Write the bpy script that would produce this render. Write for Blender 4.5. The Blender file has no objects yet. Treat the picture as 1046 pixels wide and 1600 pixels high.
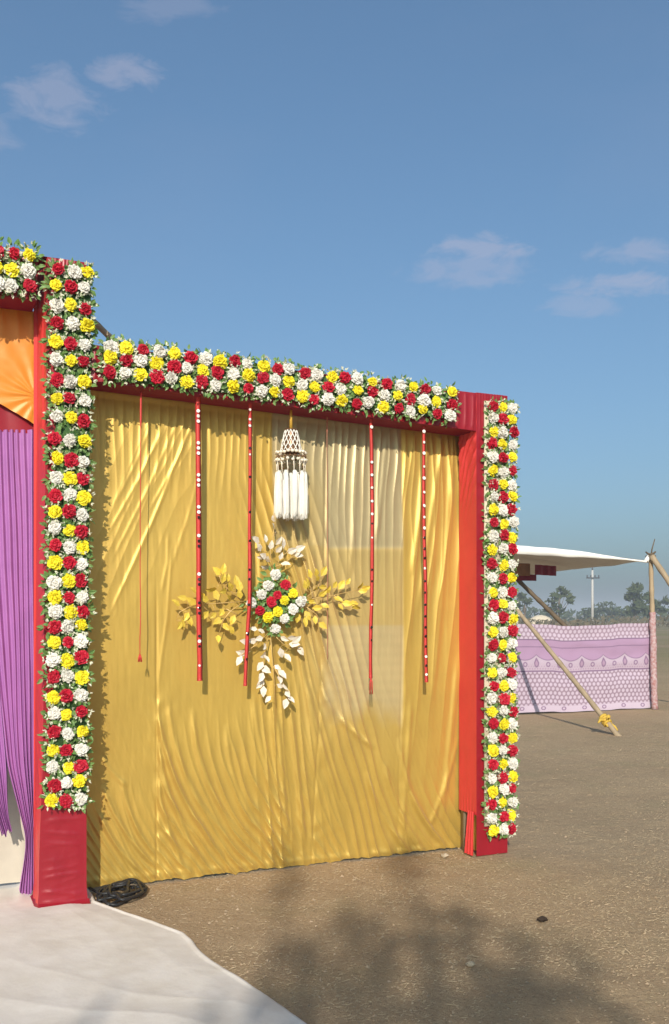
import bpy, math, random
import numpy as np
from mathutils import Vector, Matrix, Quaternion
R = math.radians
rng = np.random.default_rng(7)
random.seed(7)
sc = bpy.context.scene
COL = sc.collection

# ------------------------------------------------------------------ camera
H, F, HZ, CX = 1.6, 1500.0, 960.0, 523.0
cam_d = bpy.data.cameras.new('camera')
cam_d.lens = 36.0 * F / 1600.0
cam_d.sensor_width = 36.0
cam_d.shift_y = (HZ - 800.0) / 1600.0
cam_d.clip_start = 0.05
cam_d.clip_end = 6000
cam = bpy.data.objects.new('camera', cam_d)
COL.objects.link(cam)
cam.location = (0, 0, H)
cam.rotation_euler = (R(90), 0, 0)
sc.camera = cam

# ------------------------------------------------------------------ light
SUN_EL = R(26.6)
SUN_AZ = 0.028                       # travels almost straight along +Y
world = bpy.data.worlds.new('World')
sc.world = world
world.use_nodes = True
wn, wl = world.node_tree.nodes, world.node_tree.links
wn.clear()
SKY_STRENGTH = 0.14
def wnode(t, **kw):
    n = wn.new(t)
    for k, v in kw.items(): setattr(n, k, v)
    return n
def wmath(op, a, b=None, c=None, clamp=False):
    n = wn.new('ShaderNodeMath'); n.operation = op; n.use_clamp = clamp
    for i, v in enumerate((a, b, c)):
        if v is None: continue
        if isinstance(v, (int, float)): n.inputs[i].default_value = v
        else: wl.new(v, n.inputs[i])
    return n.outputs[0]
w_out = wnode('ShaderNodeOutputWorld')
w_bg = wnode('ShaderNodeBackground')
w_bg.inputs['Strength'].default_value = SKY_STRENGTH
sky = wnode('ShaderNodeTexSky', sky_type='NISHITA')
sky.sun_disc = False
sky.sun_elevation = SUN_EL
sky.sun_rotation = math.pi + SUN_AZ
sky.air_density = 1.0
sky.dust_density = 3.2
sky.ozone_density = 1.0
w_tc = wnode('ShaderNodeTexCoord')
w_sep = wnode('ShaderNodeSeparateXYZ')
wl.new(w_tc.outputs['Generated'], w_sep.inputs[0])
dx, dy, dz = w_sep.outputs
dyc = wmath('MAXIMUM', dy, 0.05)
ax_ = wmath('DIVIDE', dx, dyc)
az_ = wmath('DIVIDE', dz, dyc)
w_noise = wnode('ShaderNodeTexNoise')
w_noise.inputs['Scale'].default_value = 24.0
w_noise.inputs['Detail'].default_value = 9.0
w_noise.inputs['Roughness'].default_value = 0.66
w_noise.inputs['Distortion'].default_value = 0.6
w_map = wnode('ShaderNodeMapping')
w_map.inputs['Scale'].default_value = (1.0, 1.0, 2.4)
wl.new(w_tc.outputs['Generated'], w_map.inputs[0])
wl.new(w_map.outputs[0], w_noise.inputs['Vector'])
total = None
# small fair-weather clouds: direction (tan azimuth, tan elevation), half widths, weight
for (px, py, rx, ry, wgt) in [(82, 158, 78, 52, .75), (192, 115, 60, 27, .85), (262, 12, 75, 26, .45), (752, 388, 85, 22, .95),
                         (735, 418, 100, 30, .7), (1010, 394, 95, 22, .75), (985, 445, 100, 20, .95), (915, 478, 70, 16, .6),
                         (1130, 440, 110, 30, .7), (-90, 210, 120, 40, .6)]:
    u = wmath('DIVIDE', wmath('SUBTRACT', ax_, (px - CX) / F), rx / F)
    v = wmath('DIVIDE', wmath('SUBTRACT', az_, (HZ - py) / F), ry / F)
    d2 = wmath('ADD', wmath('MULTIPLY', u, u), wmath('MULTIPLY', v, v))
    g = wmath('MULTIPLY', wmath('SUBTRACT', 1.0, wmath('ADD', wmath('MULTIPLY', d2, .8), wmath('MULTIPLY', wmath('SUBTRACT', w_noise.outputs[0], .5), 4.2)), clamp=True), wgt)
    total = g if total is None else wmath('MAXIMUM', total, g)
cl = wmath('MULTIPLY', total, 0.5, clamp=True)
w_n2 = wnode('ShaderNodeTexNoise')
w_n2.inputs['Scale'].default_value = 3.0
w_n2.inputs['Detail'].default_value = 5.0
wl.new(w_map.outputs[0], w_n2.inputs['Vector'])
veil = wmath('MULTIPLY', wmath('SUBTRACT', w_n2.outputs[0], 0.46), 0.35, clamp=True)
cl = wmath('ADD', wmath('MULTIPLY', cl, 0.72), wmath('MULTIPLY', veil, wmath('MULTIPLY', dz, 1.2, clamp=True)), clamp=True)
w_mix = wnode('ShaderNodeMix', data_type='RGBA')
CLOUD = (3.7, 3.5, 4.2, 1)
wl.new(cl, w_mix.inputs[0])
w_gam = wnode('ShaderNodeGamma'); w_gam.inputs[1].default_value = 0.8
w_tint = wnode('ShaderNodeMix', data_type='RGBA', blend_type='MULTIPLY'); w_tint.inputs[0].default_value = 1
w_tint.inputs[7].default_value = (.69, .975, 1.2, 1)
wl.new(sky.outputs[0], w_gam.inputs[0]); wl.new(w_gam.outputs[0], w_tint.inputs[6]); wl.new(w_tint.outputs[2], w_mix.inputs[6])
w_mix.inputs[7].default_value = CLOUD
wl.new(w_mix.outputs[2], w_bg.inputs['Color'])
wl.new(w_bg.outputs[0], w_out.inputs['Surface'])

sun_d = bpy.data.lights.new('sun', 'SUN')
sun_d.energy = 4.3
sun_d.angle = R(0.53)
sun_d.color = (1.0, 0.92, 0.80)
sun = bpy.data.objects.new('sun', sun_d)
COL.objects.link(sun)
sdir = Vector((math.sin(SUN_AZ) * math.cos(SUN_EL), math.cos(SUN_AZ) * math.cos(SUN_EL), -math.sin(SUN_EL)))
sun.rotation_euler = sdir.to_track_quat('-Z', 'Y').to_euler()
sun.location = (0, -30, 20)

sc.view_settings.view_transform = 'Standard'
sc.view_settings.look = 'None'
sc.view_settings.gamma = 1
sc.view_settings.exposure = 0.12
sc.view_settings.use_curve_mapping = False
sc.cycles.max_bounces = 6
sc.cycles.volume_bounces = 0
sc.cycles.use_denoising = True

# ------------------------------------------------------------------ helpers
TH = math.atan2(1.143, 2.527)
U = Vector((math.cos(TH), math.sin(TH), 0))
VV = Vector((-math.sin(TH), math.cos(TH), 0))
A0 = Vector((-1.600, 5.206, 0))
def W(s, t, z):
    p = A0 + U * s + VV * t
    return Vector((p.x, p.y, z))
def WA(S, T, Z):
    S, T, Z = np.broadcast_arrays(np.asarray(S, float), np.asarray(T, float), np.asarray(Z, float))
    return np.stack([A0.x + U.x * S + VV.x * T, A0.y + U.y * S + VV.y * T, Z], -1)
def sz(px, py, t):
    """where the line of sight at a photo pixel meets the upright plane at depth t: (s, z)"""
    r = (px - CX) / F
    Y = (t + VV.x * A0.x + VV.y * A0.y) / (VV.x * r + VV.y)
    X = r * Y
    return U.x * (X - A0.x) + U.y * (Y - A0.y), H - (py - HZ) / F * Y
def on_wall(px, py, t):
    s, z = sz(px, py, t)
    return W(s, t, z)
def at(px, py, Y):
    return Vector(((px - CX) / F * Y, Y, H - (py - HZ) / F * Y))
def on_ground(px, py):
    Y = H * F / (py - HZ)
    return Vector(((px - CX) / F * Y, Y, 0))
def topix(S, T, Z):
    P = WA(S, T, Z)
    return CX + F * P[..., 0] / P[..., 1], HZ - F * (P[..., 2] - H) / P[..., 1]

_lat = rng.random((257, 257))
def n2(x, y):
    x = np.asarray(x, float); y = np.asarray(y, float)
    xi = np.floor(x).astype(int); yi = np.floor(y).astype(int)
    fx = x - xi; fy = y - yi
    fx = fx * fx * (3 - 2 * fx); fy = fy * fy * (3 - 2 * fy)
    a = _lat[xi % 257, yi % 257]; b = _lat[(xi + 1) % 257, yi % 257]
    c = _lat[xi % 257, (yi + 1) % 257]; d = _lat[(xi + 1) % 257, (yi + 1) % 257]
    return (a * (1 - fx) + b * fx) * (1 - fy) + (c * (1 - fx) + d * fx) * fy - 0.5
def fbm(x, y, o=3):
    r = 0; a = 1.0
    for i in range(o):
        r = r + a * n2(x * 2 ** i + 13.7 * i, y * 2 ** i + 5.1 * i); a *= .5
    return r
def sstep(a, b, x):
    t = np.clip((x - a) / (b - a), 0, 1)
    return t * t * (3 - 2 * t)

ORG = {}
def mesh_np(name, V, Fc, smooth=True):
    """V (n,3); Fc: one (m,k) array or a list of such arrays"""
    if isinstance(Fc, np.ndarray): Fc = [Fc]
    me = bpy.data.meshes.new(name)
    V = np.asarray(V, np.float32)
    me.vertices.add(len(V)); me.vertices.foreach_set('co', V.ravel())
    nl = sum(f.size for f in Fc); npoly = sum(len(f) for f in Fc)
    me.loops.add(nl); me.polygons.add(npoly)
    me.loops.foreach_set('vertex_index', np.concatenate([f.ravel() for f in Fc]).astype(np.int32))
    tot = np.concatenate([np.full(len(f), f.shape[1], np.int32) for f in Fc])
    st = np.concatenate([[0], np.cumsum(tot)[:-1]]).astype(np.int32)
    me.polygons.foreach_set('loop_start', st)
    me.polygons.foreach_set('use_smooth', np.full(npoly, smooth))
    me.update(calc_edges=True)
    me.validate()
    return me
def link(name, me, mat=None, parent=None, loc=None):
    o = bpy.data.objects.new(name, me)
    COL.objects.link(o)
    if mat is not None and not me.materials: me.materials.append(mat)
    if parent is not None: o.parent = parent
    if loc is not None: o.location = loc
    return o
def obj(name, V, Fc, mat, parent=None, origin=None, smooth=True, kind=None):
    """world-space verts -> object (relative to its thing's origin)"""
    V = np.asarray(V, float)
    if parent is not None: org = ORG[parent.name]
    else: org = Vector(origin) if origin is not None else Vector((V[:, 0].mean(), V[:, 1].mean(), V[:, 2].min()))
    me = mesh_np(name, V - np.array(org), Fc, smooth)
    o = link(name, me, mat, parent, None if parent is not None else org)
    ORG[o.name] = org
    if kind: o['kind'] = kind
    return o
def thing(name, label, cat, loc, group=None):
    o = bpy.data.objects.new(name, None)
    o.empty_display_size = .1
    COL.objects.link(o)
    o.location = loc; ORG[o.name] = Vector(loc)
    return tag(o, label, cat, group)
def tag(o, label=None, cat=None, group=None, kind=None):
    if label: o['label'] = label
    if cat: o['category'] = cat
    if group: o['group'] = group
    if kind: o['kind'] = kind
    return o
def color_attr(o, C, name='col'):
    a = o.data.color_attributes.new(name, 'FLOAT_COLOR', 'POINT')
    C = np.asarray(C, np.float32)
    if C.shape[1] == 3: C = np.concatenate([C, np.ones((len(C), 1), np.float32)], 1)
    a.data.foreach_set('color', C.ravel())

def gridF(ny, nx):
    i = np.arange(ny - 1)[:, None] * nx + np.arange(nx - 1)[None, :]
    i = i.ravel()
    return np.stack([i, i + 1, i + nx + 1, i + nx], 1)
class MB:
    def __init__(s): s.V = []; s.F = {}; s.n = 0
    def add(s, V, Fc):
        V = np.asarray(V, float).reshape(-1, 3)
        for f in (Fc if isinstance(Fc, list) else [Fc]):
            f = np.asarray(f)
            s.F.setdefault(f.shape[1], []).append(f + s.n)
        s.V.append(V); s.n += len(V)
        return s
    def get(s):
        return np.concatenate(s.V), [np.concatenate(v) for v in s.F.values()]
    def build(s, name, mat, parent=None, **kw):
        V, Fc = s.get()
        return obj(name, V, Fc, mat, parent, **kw)
    def box(s, c, ex, ey, ez):
        """centre and three half-axis vectors"""
        c = np.array(c, float); ex, ey, ez = (np.array(e, float) for e in (ex, ey, ez))
        V = [c + a * ex + b * ey + d * ez for a in (-1, 1) for b in (-1, 1) for d in (-1, 1)]
        return s.add(V, np.array([[0, 1, 3, 2], [4, 6, 7, 5], [0, 4, 5, 1], [2, 3, 7, 6], [0, 2, 6, 4], [1, 5, 7, 3]]))
    def tube(s, pts, rad, n=8, cap=True, wob=0):
        pts = [Vector(p) for p in pts]
        if np.isscalar(rad): rad = [rad] * len(pts)
        rings = []
        up = None
        for i, p in enumerate(pts):
            d = (pts[min(i + 1, len(pts) - 1)] - pts[max(i - 1, 0)]).normalized()
            if up is None:
                up = d.orthogonal().normalized()
            up = (up - d * up.dot(d)).normalized()
            sd = d.cross(up)
            for k in range(n):
                a = 2 * math.pi * k / n
                r = rad[i] * (1 + (random.random() - .5) * wob)
                rings.append(p + (up * math.cos(a) + sd * math.sin(a)) * r)
        m = len(pts)
        f = []
        for i in range(m - 1):
            for k in range(n):
                f.append([i * n + k, i * n + (k + 1) % n, (i + 1) * n + (k + 1) % n, (i + 1) * n + k])
        fl = [np.array(f)]
        if cap:
            fl.append(np.array([list(range(n))[::-1], [(m - 1) * n + k for k in range(n)]]))
        return s.add([tuple(v) for v in rings], fl)
    def ball(s, c, r, nu=8, nv=5, sq=(1, 1, 1)):
        V = []
        for j in range(nv + 1):
            th = math.pi * j / nv
            for i in range(nu):
                a = 2 * math.pi * i / nu
                V.append((c[0] + r * sq[0] * math.sin(th) * math.cos(a), c[1] + r * sq[1] * math.sin(th) * math.sin(a), c[2] + r * sq[2] * math.cos(th)))
        f = [[j * nu + i, (j + 1) * nu + i, (j + 1) * nu + (i + 1) % nu, j * nu + (i + 1) % nu] for j in range(nv) for i in range(nu)]
        return s.add(V, np.array(f))

# ------------------------------------------------------------------ materials
def mat(name, col, rough=.7, spec=.3, metal=0., var=0., vscale=8., bump=0., bscale=60., sheen=0., col2=None, attr=None,
        objvar=0., sub=0., trans=0., bdist=.01, stretch=None):
    m = bpy.data.materials.new(name); m.use_nodes = True
    nt = m.node_tree; N, L = nt.nodes, nt.links
    b = N['Principled BSDF']
    b.inputs['Roughness'].default_value = rough
    b.inputs['Specular IOR Level'].default_value = spec
    b.inputs['Metallic'].default_value = metal
    if sheen: b.inputs['Sheen Weight'].default_value = sheen
    tc = N.new('ShaderNodeTexCoord')
    src = tc.outputs['Object']
    if stretch:
        mp = N.new('ShaderNodeMapping'); mp.inputs['Scale'].default_value = stretch
        L.new(src, mp.inputs[0]); src = mp.outputs[0]
    cur = None
    if attr:
        a = N.new('ShaderNodeVertexColor'); a.layer_name = attr; cur = a.outputs[0]
    if var or col2:
        nz = N.new('ShaderNodeTexNoise'); nz.inputs['Scale'].default_value = vscale
        nz.inputs['Detail'].default_value = 5; nz.inputs['Roughness'].default_value = .6
        L.new(src, nz.inputs['Vector'])
        rp = N.new('ShaderNodeMapRange'); rp.inputs[1].default_value = .32; rp.inputs[2].default_value = .68
        L.new(nz.outputs[0], rp.inputs[0])
        if col2:
            mx = N.new('ShaderNodeMix'); mx.data_type = 'RGBA'
            if cur is not None: L.new(cur, mx.inputs[6])
            else: mx.inputs[6].default_value = (*col, 1)
            mx.inputs[7].default_value = (*col2, 1)
            L.new(rp.outputs[0], mx.inputs[0]); cur = mx.outputs[2]
        if var:
            hs = N.new('ShaderNodeHueSaturation')
            if cur is not None: L.new(cur, hs.inputs['Color'])
            else: hs.inputs['Color'].default_value = (*col, 1)
            r2 = N.new('ShaderNodeMapRange'); r2.inputs[3].default_value = 1 - var; r2.inputs[4].default_value = 1 + var
            L.new(rp.outputs[0], r2.inputs[0]); L.new(r2.outputs[0], hs.inputs['Value']); cur = hs.outputs[0]
    if objvar:
        oi = N.new('ShaderNodeObjectInfo')
        hs = N.new('ShaderNodeHueSaturation')
        if cur is not None: L.new(cur, hs.inputs['Color'])
        else: hs.inputs['Color'].default_value = (*col, 1)
        r2 = N.new('ShaderNodeMapRange'); r2.inputs[3].default_value = 1 - objvar; r2.inputs[4].default_value = 1 + objvar
        L.new(oi.outputs['Random'], r2.inputs[0]); L.new(r2.outputs[0], hs.inputs['Value']); cur = hs.outputs[0]
    if cur is not None: L.new(cur, b.inputs['Base Color'])
    else: b.inputs['Base Color'].default_value = (*col, 1)
    if bump:
        nb = N.new('ShaderNodeTexNoise'); nb.inputs['Scale'].default_value = bscale; nb.inputs['Detail'].default_value = 6
        L.new(src, nb.inputs['Vector'])
        bp = N.new('ShaderNodeBump'); bp.inputs['Strength'].default_value = bump; bp.inputs['Distance'].default_value = bdist
        L.new(nb.outputs[0], bp.inputs['Height']); L.new(bp.outputs[0], b.inputs['Normal'])
    if trans:
        tr = N.new('ShaderNodeBsdfTranslucent')
        if cur is not None: L.new(cur, tr.inputs[0])
        else: tr.inputs[0].default_value = (*col, 1)
        ms = N.new('ShaderNodeMixShader'); ms.inputs[0].default_value = trans
        L.new(b.outputs[0], ms.inputs[1]); L.new(tr.outputs[0], ms.inputs[2])
        L.new(ms.outputs[0], N['Material Output'].inputs['Surface'])
    return m

GOLD = (.555, .362, .072); CREAM = (.43, .345, .185); CREAM2 = (.58, .445, .215)
M = dict(
    gold=mat('gold satin', GOLD, .43, .55, .40, var=.06, vscale=3, attr='col', bump=.12, bscale=420, sheen=.15, bdist=.003),
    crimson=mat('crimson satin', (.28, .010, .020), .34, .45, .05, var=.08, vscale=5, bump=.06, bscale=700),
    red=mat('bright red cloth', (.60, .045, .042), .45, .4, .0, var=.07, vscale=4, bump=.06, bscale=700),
    orange=mat('orange satin', (.66, .245, .028), .42, .45, .05, var=.05, vscale=4, bump=.05, bscale=700),
    maroon=mat('maroon cloth', (.22, .010, .035), .6, .3, var=.1),  # own colour of the tent cloths; painted-in shade on the beam undersides
    purple=mat('purple satin', (.36, .135, .365), .45, .4, var=.07, vscale=5, bump=.05, bscale=700),
    white_cloth=mat('white ground cloth', (.76, .70, .63), .85, .2, col2=(.60, .54, .465), vscale=4.5, var=.05, bump=.25, bscale=35, bdist=.006),
    backcloth=mat('cream cotton', (.66, .58, .47), .85, .15, var=.05, trans=.2),
    ribbon=mat('red ribbon', (.55, .045, .035), .5, .4, var=.12, vscale=30),
    ribbon_pale=mat('faded red cord', (.42, .16, .10), .6, .3),
    mirror=mat('white sequin', (.85, .82, .75), .3, .6),
    mirror_dark=mat('dark mirror disc', (.05, .03, .025), .12, .8, metal=.6),
    wood=mat('weathered bamboo', (.36, .27, .17), .7, .3, var=.2, vscale=9, bump=.3, bscale=40, stretch=(1, 1, .25)),
    wood_dark=mat('dark bamboo', (.13, .095, .06), .75, .3, var=.2, vscale=9),
    board=mat('pale wood backing board', (.62, .52, .38), .75, .2, var=.1),
    leaf=mat('artificial green leaf', (.10, .235, .05), .5, .4, col2=(.26, .38, .13), vscale=34, trans=.25),
    backer=mat('dark green net', (.035, .085, .03), .8, .15, col2=(.07, .14, .045), vscale=60, bump=.5, bscale=120),
    filler=mat('cream filler sprig', (.72, .72, .55), .6, .3, var=.12, vscale=40, trans=.2),
    fl_white=mat('white carnation petals', (.80, .77, .70), .65, .2, var=.06, vscale=30, objvar=.05, trans=.12),
    fl_red=mat('red carnation petals', (.52, .012, .035), .55, .3, var=.15, vscale=30, objvar=.12, trans=.1),
    fl_yellow=mat('yellow carnation petals', (.88, .76, .03), .6, .25, var=.06, vscale=30, objvar=.06, trans=.12),
    gold_leaf=mat('gold painted leaf', (.66, .47, .06), .5, .4, 0, objvar=.16),
    gold_stem=mat('gold wire stem', (.60, .40, .14), .4, .5, .2),
    silver_leaf=mat('cream painted leaf', (.74, .66, .54), .45, .5, 0, objvar=.10),
    tassel=mat('white yarn', (.82, .79, .72), .85, .1, var=.05, vscale=60),
    gold_cord=mat('gold cord', (.62, .36, .05), .45, .5, .2),
    bead=mat('cream bead', (.80, .72, .58), .35, .5),
    bead_dark=mat('brown bronze bead', (.16, .075, .03), .35, .5, .3),
    cable=mat('black rubber cable', (.022, .022, .024), .5, .4),
    canopy_top=mat('white tent cloth', (.78, .76, .72), .8, .2, var=.04),
    print=mat('printed cotton', (1, 1, 1), .85, .15, attr='col', bump=.1, bscale=200),
    tan=mat('tan cloth', (.36, .20, .10), .8, .2, var=.12, vscale=14),
    wrap=mat('pink floral wrap', (.52, .42, .42), .85, .1, col2=(.34, .13, .12), vscale=22),
    yellow_tie=mat('yellow cloth tie', (.58, .38, .06), .7, .2, var=.15),
    stone=mat('pale field stone', (.42, .34, .24), .9, .1, var=.15, vscale=30),
    concrete=mat('concrete pole', (.50, .48, .45), .85, .2, var=.06),
    iron=mat('dark iron', (.08, .08, .085), .6, .4),
    bark=mat('grey brown bark', (.16, .12, .085), .9, .1, var=.2, vscale=4),
    tree_leaf=mat('dull green foliage', (.045, .068, .028), .7, .2, col2=(.075, .085, .035), vscale=.6),
    dry_leaf=mat('dry olive foliage', (.17, .125, .075), .8, .1, col2=(.09, .085, .045), vscale=.5),
    straw=mat('dry straw', (.53, .415, .265), .8, .2, col2=(.42, .315, .19), vscale=1.7),
    clod=mat('soil clod', (.33, .24, .155), .95, .1, col2=(.44, .33, .22), vscale=3),
    clod_dark=mat('dark dung clod', (.045, .032, .024), .95, .1),
)

def ground_material():
    m = bpy.data.materials.new('bare soil with straw'); m.use_nodes = True
    nt = m.node_tree; N, L = nt.nodes, nt.links
    b = N['Principled BSDF']; b.inputs['Roughness'].default_value = .95; b.inputs['Specular IOR Level'].default_value = .1
    g = N.new('ShaderNodeNewGeometry')
    def noise(scale, det=6, rough=.6, vec=None):
        n = N.new('ShaderNodeTexNoise'); n.inputs['Scale'].default_value = scale
        n.inputs['Detail'].default_value = det; n.inputs['Roughness'].default_value = rough
        L.new(vec or g.outputs['Position'], n.inputs['Vector']); return n.outputs[0]
    def ramp(v, a, b_, c=0., d=1.):
        r = N.new('ShaderNodeMapRange'); r.inputs[1].default_value = a; r.inputs[2].default_value = b_
        r.inputs[3].default_value = c; r.inputs[4].default_value = d; L.new(v, r.inputs[0]); return r.outputs[0]
    def mix(f, a, b_):
        x = N.new('ShaderNodeMix'); x.data_type = 'RGBA'; L.new(f, x.inputs[0])
        for i, c in ((6, a), (7, b_)):
            if isinstance(c, tuple): x.inputs[i].default_value = (*c, 1)
            else: L.new(c, x.inputs[i])
        return x.outputs[2]
    c = mix(ramp(noise(.55, 5), .35, .65), (.46, .325, .195), (.39, .272, .163))
    c = mix(ramp(noise(2.3, 5), .42, .7, 0, .55), c, (.46, .335, .20))
    c = mix(ramp(noise(.9, 4), .52, .7, 0, .45), c, (.30, .255, .135))           # a little green growth
    c = mix(ramp(noise(38, 6, .75), .50, .72, 0, .7), c, (.55, .42, .265))     # dry crumbs
    c = mix(ramp(noise(60, 4, .7), .56, .70, 0, .6), c, (.17, .122, .08))      # dark grains
    mq = N.new('ShaderNodeMapping'); mq.inputs['Scale'].default_value = (55, 150, 60); L.new(g.outputs['Position'], mq.inputs[0])
    fl = noise(1.0, 5, .72, mq.outputs[0])
    c = mix(ramp(fl, .54, .72, 0, .75), c, (.60, .455, .285))                    # fine chopped straw
    mq2 = N.new('ShaderNodeMapping'); mq2.inputs['Scale'].default_value = (70, 190, 60); mq2.inputs['Location'].default_value = (7, 3, 0); L.new(g.outputs['Position'], mq2.inputs[0])
    c = mix(ramp(noise(1.0, 5, .72, mq2.outputs[0]), .55, .74, 0, .7), c, (.16, .115, .075))
    # far field: paler dry grass and green strips
    sp = N.new('ShaderNodeSeparateXYZ'); L.new(g.outputs['Position'], sp.inputs[0])
    far = ramp(sp.outputs[1], 19, 42)
    mp = N.new('ShaderNodeMapping'); mp.inputs['Scale'].default_value = (.03, .12, 1); L.new(g.outputs['Position'], mp.inputs[0])
    fc = mix(ramp(noise(1.0, 4, .6, mp.outputs[0]), .42, .6), (.24, .21, .10), (.33, .24, .15))
    c = mix(far, c, fc)
    L.new(c, b.inputs['Base Color'])
    bp = N.new('ShaderNodeBump'); bp.inputs['Strength'].default_value = .9; bp.inputs['Distance'].default_value = .02
    a = N.new('ShaderNodeMath'); a.operation = 'ADD'
    L.new(noise(45, 8, .75), a.inputs[0]); L.new(noise(9, 5), a.inputs[1])
    L.new(a.outputs[0], bp.inputs['Height']); L.new(bp.outputs[0], b.inputs['Normal'])
    return m
M['ground'] = ground_material()

# ------------------------------------------------------------------ ground
def axis(lo, hi, fine_lo, fine_hi, step, grow=1.35):
    a = list(np.arange(fine_lo, fine_hi + 1e-6, step)); st = step
    x = a[-1]
    while x < hi: st *= grow; x = min(x + st, hi); a.append(x)
    st = step; x = a[0]
    while x > lo: st *= grow; x = max(x - st, lo); a.insert(0, x)
    return np.array(a)
gx = axis(-1400, 1400, -3, 6.5, .04); gy = axis(-200, 2400, 2.8, 14, .045)
GX, GY = np.meshgrid(gx, gy)
def ground_z(x, y):
    near = np.exp(-((np.asarray(x) - 1.5) / 9) ** 4 - ((np.asarray(y) - 8) / 9) ** 4)
    return near * (.010 * fbm(x * 1.3, y * 1.3, 2) + .009 * fbm(x * 7, y * 7, 3) - .008)
GZ = ground_z(GX, GY)
obj('ground', np.stack([GX, GY, GZ], -1).reshape(-1, 3), gridF(len(gy), len(gx)), M['ground'], origin=(0, 0, 0), kind='structure')

# ------------------------------------------------------------------ red frame
def panel(Sf, mat_, name, parent, nu, nv, smooth=True):
    """Sf(a,b) with a,b in 0..1 -> (S,T,Z)"""
    a, b = np.meshgrid(np.linspace(0, 1, nu), np.linspace(0, 1, nv))
    S, T, Z = Sf(a, b)
    return obj(name, WA(S, T, Z).reshape(-1, 3), gridF(nv, nu), mat_, parent, smooth=smooth)
def soft(p): return .5 + .5 * np.sin(2 * p)
def ridged(p):            # rounded ridges with tighter valleys
    return 1 - np.abs(np.sin(p)) ** .7
DEP = .215

def make_left_pillar():
    top = 3.545
    t = thing('red_pillar', 'tall red cloth wrapped gate pillar between the purple drapes and gold curtain', 'pillar', W(.125, .1, 0))
    wd = .255
    def edge(a): return sstep(0, .30, np.minimum(a, 1 - a))
    WR = [(.47, .02, .006, .012, 0), (.40, -.06, .008, .010, 1.2), (.355, -.04, .007, .008, 2.4), (.335, .02, .006, .007, .4), (.27, .10, .008, .010, 3.0), (.215, .16, .008, .009, 1.8), (.17, .10, .009, .009, .2),
          (.135, .22, .008, .008, 4.0), (.10, .12, .009, .008, 2.2), (.075, -.05, .008, .007, 1.0), (.05, .10, .009, .007, 3.3), (.025, .0, .008, .006, .7)]
    def lean(z): return .016 * sstep(.2, .9, z) + .028 * z / 3.5
    def front(a, b):
        z = b * top
        x = a * wd
        low = sstep(.62, .35, z)
        d = .010 * fbm(x * 4, z * 2.5)
        for (zc, tl, am, wd_, ph) in WR:
            d = d + .75 * am * np.exp(-((z - zc - tl * (x - .13) - .008 * np.sin(x * 16 + ph)) / wd_) ** 2) * np.clip(.75 + .5 * np.sin(x * 11 + ph), 0, 1)
        d = d + .004 * fbm(x * 14, z * 8)
        d = d + .005 * sstep(2.9, 3.4, z) * ridged(x * 120 + 3 * fbm(x * 8, z * 3))
        fl = .012 * sstep(.12, 0, z)
        lf = lean(z)
        return -.004 + lf + a * (wd - lf) + (a - .5) * fl, -d * edge(a) - fl * .6, z
    def left(a, b):       # a: 0 back .. 1 front
        z = b * top
        y = a * DEP
        d = .006 * ridged(z * 16 + y * 34 + 2 * fbm(y * 6, z * 2)) * (sstep(2.1, .3, z) * .8 + .1)
        d = d + .012 * np.exp(-((y - .16 + (z - 2.75) * .06) / .012) ** 2) * sstep(2.3, 2.5, z) * sstep(3.3, 3.1, z)
        d = d + .004 * fbm(y * 12, z * 6)
        fl = .012 * sstep(.12, 0, z)
        return -.004 + a * lean(z) + (1 - a) * .022 * z / top - d * edge(a) - fl * .5, DEP * (1 - a) - a * .6 * fl, z
    def right(a, b):
        z = b * top
        return wd - .004 + .004 * fbm(a * 3, z * 6) * edge(a), DEP * a, z
    def back(a, b):
        return -.004 + wd * (1 - a), DEP + 0 * a, b * top
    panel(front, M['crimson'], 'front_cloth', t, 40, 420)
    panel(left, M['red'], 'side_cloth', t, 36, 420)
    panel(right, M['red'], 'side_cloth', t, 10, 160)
    panel(back, M['red'], 'back_cloth', t, 6, 30)
    panel(lambda a, b: (-.004 + a * wd, b * DEP, top + .003 * fbm(a * 5, b * 5)), M['crimson'], 'top_cloth', t, 12, 12)
    # ragged spare cloth lying at the foot
    mb = MB()
    n = 46
    rows = []
    for j, (off, zz) in enumerate(((-.004, .03), (.016, .012), (.03, .010))):
        for i in range(n):
            a = i / (n - 1)
            if a < .4: s_, t_ = -.01 - off, DEP * (1 - a / .4)
            else: s_, t_ = (a - .4) / .6 * (wd + .02) - .01, -.012 - off
            w = .012 * n2(i * .7, j * 3.1) if j == 2 else 0
            rows.append(tuple(W(s_ - w, t_ - w, zz + .006 * abs(n2(i * .8, j)))))
    mb.add(rows, gridF(3, n))
    mb.build('hem', M['crimson'], t)
    return t
make_left_pillar()

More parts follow.
